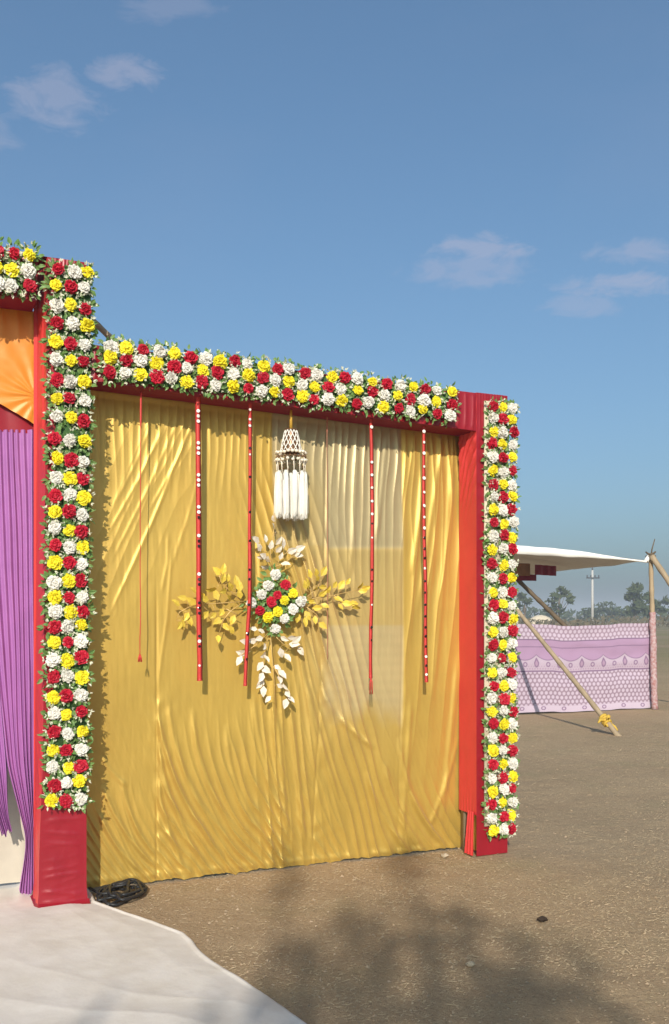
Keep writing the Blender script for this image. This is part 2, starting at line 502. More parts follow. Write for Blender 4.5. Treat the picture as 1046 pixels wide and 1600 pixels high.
RS0, RS1 = 2.785, 3.03
def make_right_pillar():
    top = 3.068
    t = thing('red_pillar', 'shorter red pillar at the open field end of the gold curtain', 'pillar', W(2.9, .1, 0))
    wd = RS1 - RS0
    def edge(a): return np.clip(np.minimum(a, 1 - a) * 12, 0, 1)
    def front(a, b):
        z = b * top
        d = .004 * fbm(a * 4, z * 5) + .006 * ridged(a * 34 + 2 * fbm(a * 3, z * 2)) * sstep(2.75, 2.85, z)
        return RS0 + a * wd, -.004 - d * edge(a), z
    def inner(a, b):      # a: 0 back .. 1 front ; open at the bottom
        z0 = .27
        z = z0 + b * (top - z0)
        y = a * DEP
        gather = sstep(2.2, 2.75, z)
        d = .020 * gather * ridged(z * 26 - y * 42 + 3 * fbm(y * 7, z * 3))
        d = d + .005 * sstep(.45, .28, z) * ridged(y * 90) + .003 * fbm(y * 10, z * 3)
        return RS0 - d * edge(a), DEP * (1 - a) - .004 * a, z
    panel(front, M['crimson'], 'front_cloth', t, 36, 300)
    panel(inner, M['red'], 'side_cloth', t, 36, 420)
    # gathered strip of the same cloth hanging beside the opening
    def strip(a, b):
        z = .29 - b * .285
        y = .005 + a * (.075 + .035 * b)
        return RS0 - .006 - .010 * ridged(a * 9.5 + b) - .02 * b, y - .012 * b, z
    panel(strip, M['red'], 'hanging_strip', t, 40, 30)
    panel(lambda a, b: (RS1 + .003 * fbm(a * 3, b * 9), DEP * a, b * top), M['red'], 'side_cloth', t, 8, 60)
    panel(lambda a, b: (RS0 + .1 + (wd - .1) * (1 - a), DEP + 0 * a, b * top), M['red'], 'back_cloth', t, 4, 10)
    panel(lambda a, b: (RS0 + a * wd, b * DEP, top + 0 * a), M['crimson'], 'top_cloth', t, 6, 6)
    mb = MB()
    mb.box(W(RS0 + .035, DEP - .03, 1.2), U * .022, VV * .022, (0, 0, 1.2))
    mb.build('wooden_post', M['wood'], t)
    mb = MB()                                   # wad of gold cloth stuffed inside the opening
    a, b = np.meshgrid(np.linspace(0, 1, 14), np.linspace(0, 1, 16))
    mb.add(WA(RS0 + .05 + .02 * ridged(a * 8 + b * 3), .15 - a * .08, .01 + b * .24).reshape(-1, 3), gridF(16, 14))
    o = mb.build('gold_lining', M['gold'], t)
    color_attr(o, np.tile(GOLD, (14 * 16, 1)))
    return t
make_right_pillar()

def zb(s): return 2.895 - .032 * (s - .25)
def zt(s): return 3.095 - .012 * (s - .25)
def make_beam(name, label, s0, s1, fzb, fzt, org):
    t = thing(name, label, 'beam', org, 'red cloth covered crossbeams')
    L_ = s1 - s0
    def front(a, b):
        s = s0 + a * L_
        z = fzb(s) + b * (fzt(s) - fzb(s))
        d = .008 * ridged(s * 55 + 2.5 * fbm(s * 6, z * 2)) * np.clip(np.minimum(b, 1 - b) * 6 + .25, 0, 1)
        return s, -.002 - d, z
    def under(a, b):
        s = s0 + a * L_
        return s, b * DEP, fzb(s) + .006 * fbm(s * 7, b * 3) * np.clip(np.minimum(b, 1 - b) * 8, 0, 1)
    def topf(a, b):
        s = s0 + a * L_
        return s, DEP * (1 - b), fzt(s) + .004 * fbm(s * 7, b * 3)
    def back(a, b):
        s = s1 - a * L_
        return s, DEP + 0 * s, fzb(s) + b * (fzt(s) - fzb(s))
    n = int(L_ * 170)
    panel(front, M['crimson'], 'front_cloth', t, n, 24)
    panel(lambda a, b: under(1 - a, b), M['maroon'], 'underside_cloth', t, n // 3, 12)  # maroon instead of crimson: shade under the beam put into the colour
    panel(topf, M['crimson'], 'top_cloth', t, n // 4, 6)
    panel(back, M['crimson'], 'back_cloth', t, n // 8, 4)
    return t
make_beam('red_beam', 'long crimson crossbeam running over the gold curtain under the flowers', .254, RS0 - .002, zb, zt, W(1.5, .1, 2.86))
make_beam('red_beam', 'higher crimson crossbeam over the orange and purple entrance drapes', -1.7, -.012,
          lambda s: 3.30 + 0 * s, lambda s: 3.545 + 0 * s, W(-.8, .1, 3.3))

# ------------------------------------------------------------------ gold curtain
TC = .245
def crease(px, py, pts, w, amp, ends=.15):
    """soft ridge along a polyline given in photo pixels on the cloth"""
    out = np.zeros_like(px)
    pts = np.array(pts, float)
    x0, y0 = pts.min(0) - 4 * w; x1, y1 = pts.max(0) + 4 * w
    m = (px > x0) & (px < x1) & (py > y0) & (py < y1)
    if not m.any(): return out
    X, Y = px[m], py[m]
    best = np.full(X.shape, 1e9); par = np.zeros(X.shape)
    L_ = np.concatenate([[0], np.cumsum(np.hypot(*np.diff(pts, axis=0).T))])
    for i in range(len(pts) - 1):
        ex, ey = pts[i + 1] - pts[i]; l2 = ex * ex + ey * ey
        t = np.clip(((X - pts[i, 0]) * ex + (Y - pts[i, 1]) * ey) / l2, 0, 1)
        d = np.hypot(X - pts[i, 0] - t * ex, Y - pts[i, 1] - t * ey)
        k = d < best
        best[k] = d[k]; par[k] = (L_[i] + t[k] * math.sqrt(l2)) / L_[-1]
    prof = np.clip(np.minimum(par / ends, (1 - par) / ends), 0, 1)
    out[m] = amp * np.exp(-(best / w) ** 2) * prof
    return out
def qcurve(x0, y0, x1, y1, p=2.0, n=9):
    """steep at the start, sweeping sideways towards the end"""
    t = np.linspace(0, 1, n)
    return [(x0 + (x1 - x0) * k ** p, y0 + (y1 - y0) * k) for k in t]
def curtain_disp(x, y):
    """displacement towards the viewer in metres, over photo-like cloth coordinates"""
    D = .010 * fbm(x / 150., y / 240., 2)
    wr = fbm(x / 45., y / 160., 2) * 1.6
    patch = .25 + 1.5 * np.clip(.5 + fbm(x / 38., y / 130. + 7, 2), 0, 1)
    yb = 1385 - .098 * (x - 155)             # hem line
    up = sstep(1000, 640, y)
    # gathered pleats below the beam
    w5 = sstep(820, 630, y) * (.55 + .45 * sstep(380, 520, x)) + .55 * sstep(485, 560, x) * sstep(1080, 760, y)
    w5 = np.clip(w5, 0, 1)
    D += .0075 * w5 * ridged((x + .02 * (y - 640) + 9 * wr) / 13.0 * math.pi)
    w5b = sstep(616, 634, x) * sstep(1320, 900, y)
    D += .008 * w5b * ridged((x + .10 * (y - 640) + 7 * wr) / 21.0 * math.pi)
    # slanting folds at the upper left
    w6 = np.exp(-((x + .47 * (y - 640) - 285) / 75) ** 2) * sstep(1010, 860, y) * sstep(600, 660, y) * sstep(330, 290, x)
    D += .0025 * w6 * ridged((x + .47 * (y - 640) + 8 * wr) / 27.0 * math.pi)
    # centre cascade leaning to the right as it falls
    xc = x - .27 * (y - 860)
    w1 = np.exp(-((xc - 462) / 48) ** 2) * sstep(690, 900, y)
    D += .020 * w1 * ridged((xc + 7 * wr) / 15.5 * math.pi)
    w1b = np.exp(-((x - 440 - .05 * (y - 1060)) / 42) ** 2) * sstep(1040, 1160, y)
    D += .018 * w1b * patch * ridged((x - .09 * (y - 1060) + 6 * wr) / 16.0 * math.pi)
    # swags sweeping down to the hem
    k = np.clip((y - 1060 - .10 * (430 - x)) / 270., 0, 1.3)
    w2 = sstep(236, 252, x) * sstep(500, 440, x) * sstep(.08, .75, k)
    D += .017 * w2 * patch * ridged((x - 100 * k ** 2.1 + 8 * wr) / 16.5 * math.pi)
    k = np.clip((y - 1180) / 190., 0, 1.3)
    w3 = sstep(249, 238, x) * sstep(.1, .8, k)
    D += .015 * w3 * patch * ridged((x - 85 * k ** 2.0 + 7 * wr) / 14.5 * math.pi)
    k = np.clip((y - 1170) / 160., 0, 1.3)
    w4 = sstep(600, 640, x) * sstep(.15, .9, k)
    D += .013 * w4 * patch * ridged((x - 75 * k ** 1.8 + 8 * wr) / 20.0 * math.pi)
    k = np.clip((y - 1200) / 140., 0, 1.3)
    w4b = sstep(485, 500, x) * sstep(560, 520, x) * sstep(.0, .8, k)
    D += .010 * w4b * ridged((x - 60 * k ** 1.8 + 8 * wr) / 18.0 * math.pi)
    # sharp single folds
    fine = fbm((x - .35 * y) / 7., y / 60., 2)
    D += .0022 * fine * sstep(1000, 1250, y) + .0012 * fbm(x / 6., y / 50. + 3, 2)
    for pts, w, a in CREASES:
        D += crease(x, y, pts, w, a)
    # stitched seams with puckers
    for (xa, xb_, ys, strength) in ((240, 246, 980, 1.), (512, 488, 620, .8), (628, 622, 620, .5)):
        xs = xa + (xb_ - xa) * (y - 640) / 720.
        d = x - xs
        D -= .005 * np.exp(-(d / 2.2) ** 2) * strength * sstep(ys - 120, ys + 60, y)
        D += .0022 * np.exp(-(np.abs(d) / 16)) * np.sin((y + 1.3 * np.abs(d)) / 7.5 + 5 * n2(y / 40, x * 0 + xa)) * strength * sstep(1000, 1130, y)
    D += .007 * np.exp(-((y - yb + 9) / 5.) ** 2) * (.6 + n2(x / 14., y * 0)) + .012 * sstep(yb - 45, yb, y) * soft((x + 6 * wr) / 13. * math.pi * .5) * (.5 + n2(x / 30., y * 0 + 4))     # hem roll
    D += .045 * np.sin(np.pi * np.clip((y - 615) / 760., 0, 1)) ** 1.5
    return D
CREASES = []
for (x0, y0, x1, y1, a) in ((312, 640, 232, 800, .010), (300, 662, 168, 965, .014), (286, 640, 172, 880, .009), (262, 655, 165, 840, .010),
                            (240, 655, 178, 790, .008), (322, 700, 262, 900, .006), (268, 850, 243, 1080, .010), (262, 830, 250, 930, .009)):
    CREASES.append(([(x0, y0), ((x0 + x1) / 2 + 4, (y0 + y1) / 2), (x1, y1)], 3.0, a * .27))
for (x0, y0, x1, y1, p, a) in ((243, 1092, 352, 1345, 1.8, .017), (246, 1150, 318, 1352, 1.7, .016), (245, 1205, 290, 1362, 1.6, .014),
                               (262, 1085, 385, 1340, 2.1, .010), (300, 1105, 412, 1338, 2.3, .012), (352, 1130, 440, 1338, 2.1, .011), (395, 1080, 470, 1330, 1.8, .010),
                               (162, 1225, 238, 1352, 1.5, .014), (158, 1270, 225, 1368, 1.5, .013), (190, 1215, 241, 1335, 1.7, .010), (160, 1180, 200, 1230, 1.5, .006),
                               (446, 880, 516, 1130, 1.2, .015), (470, 850, 530, 1105, 1.4, .015), (486, 845, 560, 1130, 1.8, .011), (455, 930, 500, 1200, 1.2, .012),
                               (478, 1060, 530, 1250, 1.3, .014), (500, 1075, 585, 1170, 1.6, .009), (430, 1110, 450, 1320, 1.0, .014), (452, 1100, 478, 1325, 1.1, .012),
                               (418, 900, 428, 1150, 1.0, .010), (400, 830, 412, 1000, 1.0, .006),
                               (572, 1205, 640, 1335, 1.5, .010), (600, 1190, 665, 1333, 1.6, .012), (622, 1150, 690, 1325, 1.8, .013), (640, 1235, 706, 1330, 1.5, .010),
                               (708, 690, 672, 1100, 1.0, .005), (690, 690, 648, 960, 1.0, .006), (712, 1020, 690, 1290, 1.0, .007), (712, 1150, 668, 1300, 1.4, .007),
                               (668, 690, 640, 900, 1.0, .008), (606, 670, 585, 850, 1., .007), (560, 690, 545, 900, 1., .006),
                               (640, 1080, 628, 1330, 1., .007)):
    CREASES.append((qcurve(x0, y0, x1, y1, p), 4.0, a))

def make_curtain():
    t = thing('gold_curtain', 'wide shiny gold satin curtain hung between the two red pillars', 'curtain', W(1.5, TC, 0))
    cuts = [sz(132, 900, TC)[0], sz(243, 900, TC)[0], sz(500, 900, TC)[0], sz(626, 900, TC)[0], RS0 + .05]
    labs = [None, None, 'pale sheer middle width of the gold curtain', None]
    for i in range(4):
        s0, s1 = cuts[i], cuts[i + 1]
        ns = max(20, int((s1 - s0) * 230)); nz = 620
        a, b = np.meshgrid(np.linspace(0, 1, ns), np.linspace(0, 1, nz))
        S = s0 + a * (s1 - s0)
        ztop = zb(S) + .01
        zlo = .006 + .016 * n2(S * 9, S * 0 + 3) + .012 * n2(S * 31, S * 0 + 8) + .012 * sstep(1.0, .3, S)
        Z = zlo + b * (ztop - zlo)
        px, py = topix(S, TC, Z)
        D = curtain_disp(px, py)
        D = np.clip(1.05 * D - .014, -.035, .10)
        Tt = TC - D * (1 - .6 * sstep(.985, 1, b))
        o = obj('curtain_width', WA(S, Tt, Z).reshape(-1, 3), gridF(nz, ns), M['gold'], t)
        sheer = sstep(488, 515, px) * sstep(629, 625, px) * sstep(1150, 1085, py + 30 * fbm(px / 24., py / 40.))
        up = sstep(424, 428, px) * sstep(629, 625, px) * np.maximum(sstep(862, 850, py) * (.95 - .25 * sstep(640, 850, py)) * (1 - .35 * sstep(700, 800, py) * sstep(515, 470, px)), .45 * sstep(1250, 900, py) * sstep(440, 500, px))
        band = np.exp(-((py - 857) / 4.) ** 2) * .8 * sstep(505, 520, px) * sstep(629, 625, px)
        k = np.clip(np.maximum(sheer * (.92 - .5 * sstep(853, 862, py) + .50 * sstep(974, 980, py)), up), 0, 1)[..., None]
        cw = sstep(850, 1000, py)[..., None]
        C = np.array(GOLD) * (1 - k) + (np.array(CREAM) * (1 - cw) + np.array(CREAM2) * cw) * k
        C = C * (1 + .25 * band[..., None])
        lines = np.where(py > 980, .018 * np.sin(py / 2.3), 0) * sheer
        C = C * (1 + lines[..., None])
        color_attr(o, C.reshape(-1, 3))
        if labs[i]: o['label'] = labs[i]
make_curtain()

# ------------------------------------------------------------------ entrance drapes on the other side of the tall pillar
def make_orange():
    x = np.linspace(0, 1, 150); y = np.linspace(0, 1, 130)
    a, b = np.meshgrid(x, y)
    s0, s1 = -1.6, sz(54, 600, .225)[0] + .07
    S = s0 + a * (s1 - s0)
    zr = sz(51, 674, .225)[1]
    zlo = zr + np.abs(s1 - S) * .62 - .25 * np.abs(s1 - S) ** 2
    zlo = np.minimum(zlo, zr + .45)
    Z = zlo + b * (3.31 - zlo)
    # folds radiating from the tie at the right edge
    dx = s1 - S - .06
    ang = np.arctan2(Z - (zr + .20), dx)
    rad = np.hypot(dx, (Z - (zr + .18)) * .8)
    D = .014 * soft(ang * 7 + 1.6 * fbm(S * 5, Z * 5)) * np.exp(-rad / .20) * sstep(.0, .06, rad) + .006 * fbm(S * 6, Z * 6) + .012 * ridged(S * 38 + 3 * Z) * sstep(3.1, 3.3, Z)
    o = obj('orange_valance', WA(S, .235 - D, Z).reshape(-1, 3), gridF(130, 150), M['orange'])
    tag(o, 'orange satin valance swagged across the entrance above the purple drapes', 'valance')
    zm = sz(50, 674, .25)[1]
    a, b = np.meshgrid(np.linspace(0, 1, 60), np.linspace(0, 1, 20))
    S = s0 + a * (s1 - s0)
    o = obj('maroon_band', WA(S, .262 + .008 * ridged(S * 22 + b), zm - .01 + b * .5).reshape(-1, 3), gridF(20, 60), M['crimson'])
    tag(o, 'dark red cloth band showing in a wedge under the orange valance', 'cloth band')
make_orange()

def make_drape(label, rows, tt, npl, ns=90, nz=260, amp=.012):
    """rows: (y, x_left, x_right) in photo pixels, top to bottom"""
    rows = np.array(rows, float)
    yy = np.linspace(rows[0, 0], rows[-1, 0], nz)
    xl = np.interp(yy, rows[:, 0], rows[:, 1]); xr = np.interp(yy, rows[:, 0], rows[:, 2])
    ker = np.hanning(25); ker /= ker.sum()
    xl = np.convolve(np.pad(xl, 12, 'edge'), ker, 'valid'); xr = np.convolve(np.pad(xr, 12, 'edge'), ker, 'valid')
    a = np.linspace(0, 1, ns)
    P = np.zeros((nz, ns, 3))
    for i in range(nz):
        s_l, z = sz(xl[i], yy[i], tt); s_r, z2 = sz(xr[i], yy[i], tt)
        S = s_l + a * (s_r - s_l); Z = z + a * (z2 - z)
        wdt = abs(s_r - s_l)
        am = min(amp * 1.6, amp * (.5 / max(wdt, .12)) ** .4)
        v = i / nz
        D = am * (.5 + 1.3 * (n2(a * npl * .9 + tt * 50, v * 1.2 + 0 * a) + .5)) * soft(npl * math.pi * (a + .10 * fbm(a * 3, v * 1.5 + 0 * a)) + 1.5 * n2(a * 5, v * 4 + 0 * a)) + .008 * fbm(a * 3, v * 5 + 0 * a)
        Z = Z + (.05 * fbm(a * 5, a * 0 + 2) + .02 * ridged(a * 9)) * max(0, (v - .93) / .07)
        P[i] = WA(S, tt - D, Z)
    o = obj('purple_drape', P.reshape(-1, 3), gridF(nz, ns)[:, ::-1], M['purple'])
    tag(o, label, 'drape', 'purple entrance drapes')
    return o
make_drape('purple satin drape pulled in behind the tall red pillar, tail on the floor cloth',
           [(672, -22, 60), (900, -12, 59), (1100, 2, 58), (1195, 11, 57), (1260, 28, 56), (1310, 41, 57), (1350, 36, 58), (1398, 29, 62)], .27, 8)
make_drape('purple satin drape whose gathered end hangs clear of the floor cloth',
           [(672, -150, -18), (900, -120, -6), (1100, -78, 6), (1195, -50, 12), (1250, -22, 12), (1290, -3, 15), (1303, 2, 21)], .31, 11)

a, b = np.meshgrid(np.linspace(0, 1, 90), np.linspace(0, 1, 90))
S_ = -1.6 + a * 1.72
obc = obj('cream_backcloth', WA(S_, .46 - .012 * ridged(S_ * 16 + 1.5 * fbm(S_ * 3, b * 3)) + .02 * fbm(S_ * 4, b * 4), .035 + .02 * (1 - a) + b * 2.6).reshape(-1, 3), gridF(90, 90), M['backcloth'])
tag(obc, 'cream cloth hanging behind the gap between the purple drapes', 'cloth')

# ------------------------------------------------------------------ white ground cloth
def make_floor_cloth():
    edge = [(492, 1612), (455, 1583), (418, 1556), (372, 1528), (338, 1508), (318, 1492), (303, 1474), (290, 1461), (262, 1450), (225, 1437), (180, 1422), (152, 1411)]
    E = [on_ground(*p) for p in edge]
    # right boundary as Y -> X, running on behind the pillar into the passage
    ys = [1.0, 2.6] + [e.y for e in E] + [5.75, 7.5, 12.0]
    xs = [E[0].x + .95, E[0].x + .50] + [e.x for e in E] + [-1.50, -1.78, -2.6]
    o = np.argsort(ys); ys = np.array(ys)[o]; xs = np.array(xs)[o]
    nv, nu = 460, 200
    yy = np.concatenate([np.linspace(1.0, 3.4, 60)[:-1], np.linspace(3.4, 7, 340), np.linspace(7, 12, 62)[1:]])
    nv = len(yy)
    xr = np.interp(yy, ys, xs) + .006 * fbm(yy * 9, yy * 0)
    a = np.linspace(0, 1, nu) ** .6
    X = -4.2 + (xr[:, None] + 4.2) * a[None, :]
    Y = np.repeat(yy[:, None], nu, 1)
    d = xr[:, None] - X                       # distance from the free edge
    hump = .007 * fbm(X * 1.1 + 4, Y * 1.1, 2) + .004 * fbm(X * 3 + 9, Y * 2.4, 2)
    fold = .020 * np.exp(-((X + 1.72 + .23 * (Y - 5.2)) / .03) ** 2) * sstep(5.2, 5.6, Y)      # a laid edge running back to the left
    wr = .0012 * ridged(18 * (X * .8 + Y * .6) + 4 * fbm(X * 1.4, Y * 1.4)) * sstep(.15, .45, .5 + fbm(X * .9 + 31, Y * .9, 2))
    fine = .0045 * ridged(9 * (X * .5 + Y * .9) + 5 * fbm(X * 1.2, Y * 1.2, 2)) * sstep(.05, .5, .5 + fbm(X * 1.3 + 11, Y * 1.3, 2)) + .0025 * fbm(X * 9, Y * 9, 2)
    Z = .004 + np.clip(hump + .012, 0, 1) * np.clip(d * 5, 0, 1) + fold + wr + fine
    Z += .010 * np.exp(-((d - .015) / .012) ** 2) * sstep(.1, .4, .5 + fbm(Y * 2.2, Y * 0 + 7))          # lifted rim
    Z[:, -1] = .002
    ob = obj('floor_cloth', np.stack([X, Y, Z], -1).reshape(-1, 3), gridF(nv, nu), M['white_cloth'])
    tag(ob, 'off white cloth spread on the ground in front of the entrance', 'floor cloth')
make_floor_cloth()

# ------------------------------------------------------------------ flowers
def flower_mesh(name, seed, mt):
    r = np.random.default_rng(seed); mb = MB()
    mb.ball((0, 0, .012), .024, 8, 4, (1, 1, .8))
    RR = .040
    for (pol, n) in ((8, 4), (28, 8), (48, 12), (68, 15), (88, 16), (105, 14)):
        for k in range(n):
            az = 2 * math.pi * (k + r.random() * .7) / n
            th = R(pol + r.normal() * 6)
            d = np.array([math.sin(th) * math.cos(az), math.sin(th) * math.sin(az), math.cos(th)])
            e1 = np.array([-math.sin(az), math.cos(az), 0]); e2 = np.cross(d, e1)
            tw = r.normal() * .5
            s_ = e1 * math.cos(tw) + e2 * math.sin(tw); n_ = np.cross(d, s_)
            c = np.array([0, 0, .008])
            ln = RR * (1 + r.normal() * .09); w = .0085 * (1 + r.random() * .5)
            b0 = c + d * ln * .35
            V = [b0 - s_ * w * .4, b0 + s_ * w * .4,
                 c + d * ln * .78 - s_ * w + n_ * r.normal() * .002, c + d * ln * .80 + s_ * w + n_ * r.normal() * .002,
                 c + d * ln * .98 - s_ * w * .55 + n_ * (r.normal() * .003), c + d * ln * 1.0 + s_ * w * .6 + n_ * (r.normal() * .003), c + d * ln * .86 + n_ * .003]
            for v in V: v[2] = max(v[2], -.01) * .82
            mb.add(V, [np.array([[0, 1, 3, 2]]), np.array([[2, 6, 4], [6, 5, 4], [6, 3, 5], [2, 3, 6]])])
    V, Fc = mb.get()
    me = mesh_np(name, V, Fc, smooth=False)
    me.materials.append(mt)
    return me
FL = {c: [flower_mesh('flower', 10 * i + k, M[m]) for k in range(3)] for i, (c, m) in enumerate((('W', 'fl_white'), ('R', 'fl_red'), ('Y', 'fl_yellow')))}
NRM = -VV                                     # the way the decorated side faces
def frame_rot(nrm, spin):
    q = nrm.to_track_quat('Z', 'Y')
    return q @ Quaternion((0, 0, 1), spin)
def add_flower(parent, p, c, scale=1., jit=.25):
    n = (NRM + Vector(rng.normal(size=3)) * jit * .6).normalized()
    o = link('flower', random.choice(FL[c]), None, parent, Vector(p) - ORG[parent.name])
    o.rotation_mode = 'QUATERNION'
    o.rotation_quaternion = frame_rot(n, random.random() * 6.28)
    s_ = scale * .92 * (1 + random.uniform(-.13, .10))
    o.scale = (s_ * random.uniform(.93, 1.07), s_ * random.uniform(.93, 1.07), s_ * random.uniform(.75, 1.05))
    return o
def leaf_at(mb, p, dirv, nrm, ln, wd, fold=.25):
    dirv = Vector(dirv).normalized(); nrm = Vector(nrm)
    nrm = (nrm - dirv * nrm.dot(dirv))
    nrm = nrm.normalized() if nrm.length > 1e-5 else dirv.orthogonal().normalized()
    sd = dirv.cross(nrm); p = Vector(p)
    V = [p, p + dirv * ln * .35 + sd * wd + nrm * wd * fold, p + dirv * ln * .72 + sd * wd * .7 + nrm * wd * fold, p + dirv * ln - nrm * wd * .3,
         p + dirv * ln * .72 - sd * wd * .7 + nrm * wd * fold, p + dirv * ln * .35 - sd * wd + nrm * wd * fold, p + dirv * ln * .5]
    mb.add([tuple(v) for v in V], np.array([[0, 1, 6], [1, 2, 6], [2, 3, 6], [3, 4, 6], [4, 5, 6], [5, 0, 6]]))
def foliage(parent, centres, half, t, per, sprigs, axis_v, lsize=.044):
    """leaves and cream sprigs round the flower centres of one garland; half = how far they stray sideways"""
    mb = MB(); mf = MB()
    for (s, z) in centres:
        for k in range(per):
            a = random.random() * 6.283; rr = random.uniform(.015, half)
            p = W(s + math.cos(a) * rr, t + random.uniform(-.012, .03), z + math.sin(a) * rr)
            d = U * math.cos(a) + Vector((0, 0, math.sin(a))) + NRM * random.uniform(-.15, .45) + Vector(rng.normal(size=3)) * .35
            leaf_at(mb, p, d, NRM + Vector(rng.normal(size=3)) * .5, lsize * random.uniform(.55, 1.05), lsize * random.uniform(.18, .30))
        for k in range(sprigs):
            a = random.random() * 6.283; rr = random.uniform(.02, half * 1.05)
            p = W(s + math.cos(a) * rr, t - random.uniform(.0, .03), z + math.sin(a) * rr)
            for j in range(3):
                d = U * math.cos(a) + Vector((0, 0, math.sin(a))) + NRM * random.uniform(0, 1.2) + Vector(rng.normal(size=3)) * .8
                leaf_at(mf, p, d, NRM + Vector(rng.normal(size=3)) * .5, .022 * random.uniform(.6, 1.2), .004 * random.uniform(.7, 1.5))
    mb.build('foliage', M['leaf'], parent, smooth=False, kind='stuff')
    if sprigs: mf.build('filler_sprigs', M['filler'], parent, smooth=False, kind='stuff')
TG = -.035
def garland(label, flowers, board=None, backer=None, half=.052, scale=1., t=TG, per=24, sprigs=9, group='carnation garlands on the red frames', name='flower_garland'):
    c = [sz(x, y, t) for x, y, _ in flowers]
    o = W(np.mean([a for a, b in c]), t, min(b for a, b in c))
    g = thing(name, label, 'garland', o, group)
    for (x, y, col), (s, z) in zip(flowers, c):
        add_flower(g, W(s + random.uniform(-.004, .004), t - random.uniform(.008, .02), z + random.uniform(-.004, .004)), col, scale)
    foliage(g, c, half, t, per, sprigs, None)
    if backer:
        mb = MB(); mb.box(*backer); mb.build('shadow_backing', M['backer'], g)  # solid sheet added behind the leaves so the garland's shadow closes up
    if board: 
        mb = MB(); mb.box(*board); mb.build('backing_board', M['board'], g)
    return g
PAT = {'A': 'RWY', 'B': 'YRW', 'C': 'WYR'}
LY = [(427, 'A'), (450, 'B'), (480, 'C'), (509, 'A'), (538, 'B'), (566, 'C'), (596, 'A'), (624, 'B'), (655, 'C'), (688, 'A'), (720, 'B'), (747, 'C'),
      (775, 'A'), (802, 'B'), (829, 'C'), (854, 'A'), (880, 'B'), (910, 'C'), (933, 'B'), (955, 'C'), (978, 'A'), (1005, 'B'), (1031, 'C'),
      (1057, 'A'), (1088, 'B'), (1114, 'C'), (1143, 'A'), (1170, 'B'), (1197, 'C'), (1223, 'A'), (1249, 'B')]
fl = []
for y, k in LY:
    f = (y - 427) / 822.
    x0 = (89 - 6 * f, 112 - 8 * f, 134 - 10 * f)
    if y < 440: x0 = (90, 114, 135)
    for j in range(3):
        fl.append((x0[j] + random.uniform(-2.2, 2.2), y + (j - 1) * 2.2 * (1 if y < 900 else -.6) + random.uniform(-2.2, 2.2), PAT[k][j]))
sn0 = sz(112, 1255, -.022); sn1 = sz(120, 425, -.022)
garland('long upright garland of red, white and yellow carnations on the tall red pillar', fl,
        backer=(W((sn0[0] + sn1[0]) / 2 - .012, -.022, (sn0[1] + sn1[1]) / 2), U * .090, VV * .006, (U * ((sn1[0] - sn0[0]) / 2) + Vector((0, 0, (sn1[1] - sn0[1]) / 2)))))
RY = [(637, 'RYW'), (656, 'WRY'), (675, 'YWR'), (694, 'RYW'), (714, 'WRY'), (736, 'YWR'), (757, 'RYW'), (777, 'WRY'), (797, 'YWR'), (818, 'RYW'), (838, 'WRY'),
      (858, 'YWR'), (882, 'RYW'), (903, 'WRY'), (926, 'YWR'), (946, 'RYW'), (966, 'WRY'), (986, 'YWR'), (1006, 'RYW'), (1028, 'WRY'), (1050, 'YWR'), (1071, 'RYW'),
      (1090, 'WRY'), (1110, 'YWR'), (1131, 'RYW'), (1152, 'WRY'), (1173, 'YWR'), (1194, 'RYW'), (1213, 'WRY'), (1234, 'YWR'), (1254, 'RYW'), (1276, 'WRY'), (1296, 'YWR')]
fl = []
for y, k in RY:
    for j, x in enumerate((768, 784, 798)):
        fl.append((x + random.uniform(-1.8, 1.8), y + random.uniform(-1.8, 1.8) - (j - 1) * (y - 960) * .004, k[j]))
sb, z0 = sz(767, 1290, -.012); s2, z1 = sz(790, 630, -.012)
garland('upright carnation garland on the shorter red pillar at the field end', fl,
        board=(W((sb + s2) / 2 - .035, -.014, (z0 + z1) / 2), U * .075, VV * .006, (0, 0, (z1 - z0) / 2)), half=.044)
def tr(lst, sx, sy, ox, oy): return [(x / sx + ox, y / sy + oy, c) for x, y, c in lst]
top1 = [(98, 132, 'W'), (172, 143, 'Y'), (258, 148, 'R'), (330, 157, 'W'), (405, 166, 'Y'), (483, 184, 'R'), (553, 195, 'W'), (622, 203, 'Y'), (695, 203, 'R'), (755, 214, 'W'),
        (830, 228, 'Y'), (900, 240, 'R'), (950, 238, 'W'),
        (92, 185, 'Y'), (175, 198, 'R'), (243, 203, 'W'), (318, 215, 'Y'), (405, 230, 'R'), (465, 235, 'W'), (540, 247, 'Y'), (612, 257, 'R'), (687, 260, 'W'), (760, 270, 'Y'), (830, 283, 'R'),
        (890, 293, 'W'), (952, 300, 'Y'),
        (93, 250, 'R'), (172, 257, 'W'), (246, 263, 'Y'), (322, 275, 'R'), (393, 280, 'W'), (466, 302, 'Y'), (540, 302, 'R'), (602, 320, 'W'), (682, 322, 'Y'), (757, 333, 'R'), (820, 345, 'W'),
        (882, 350, 'Y'), (947, 362, 'R')]
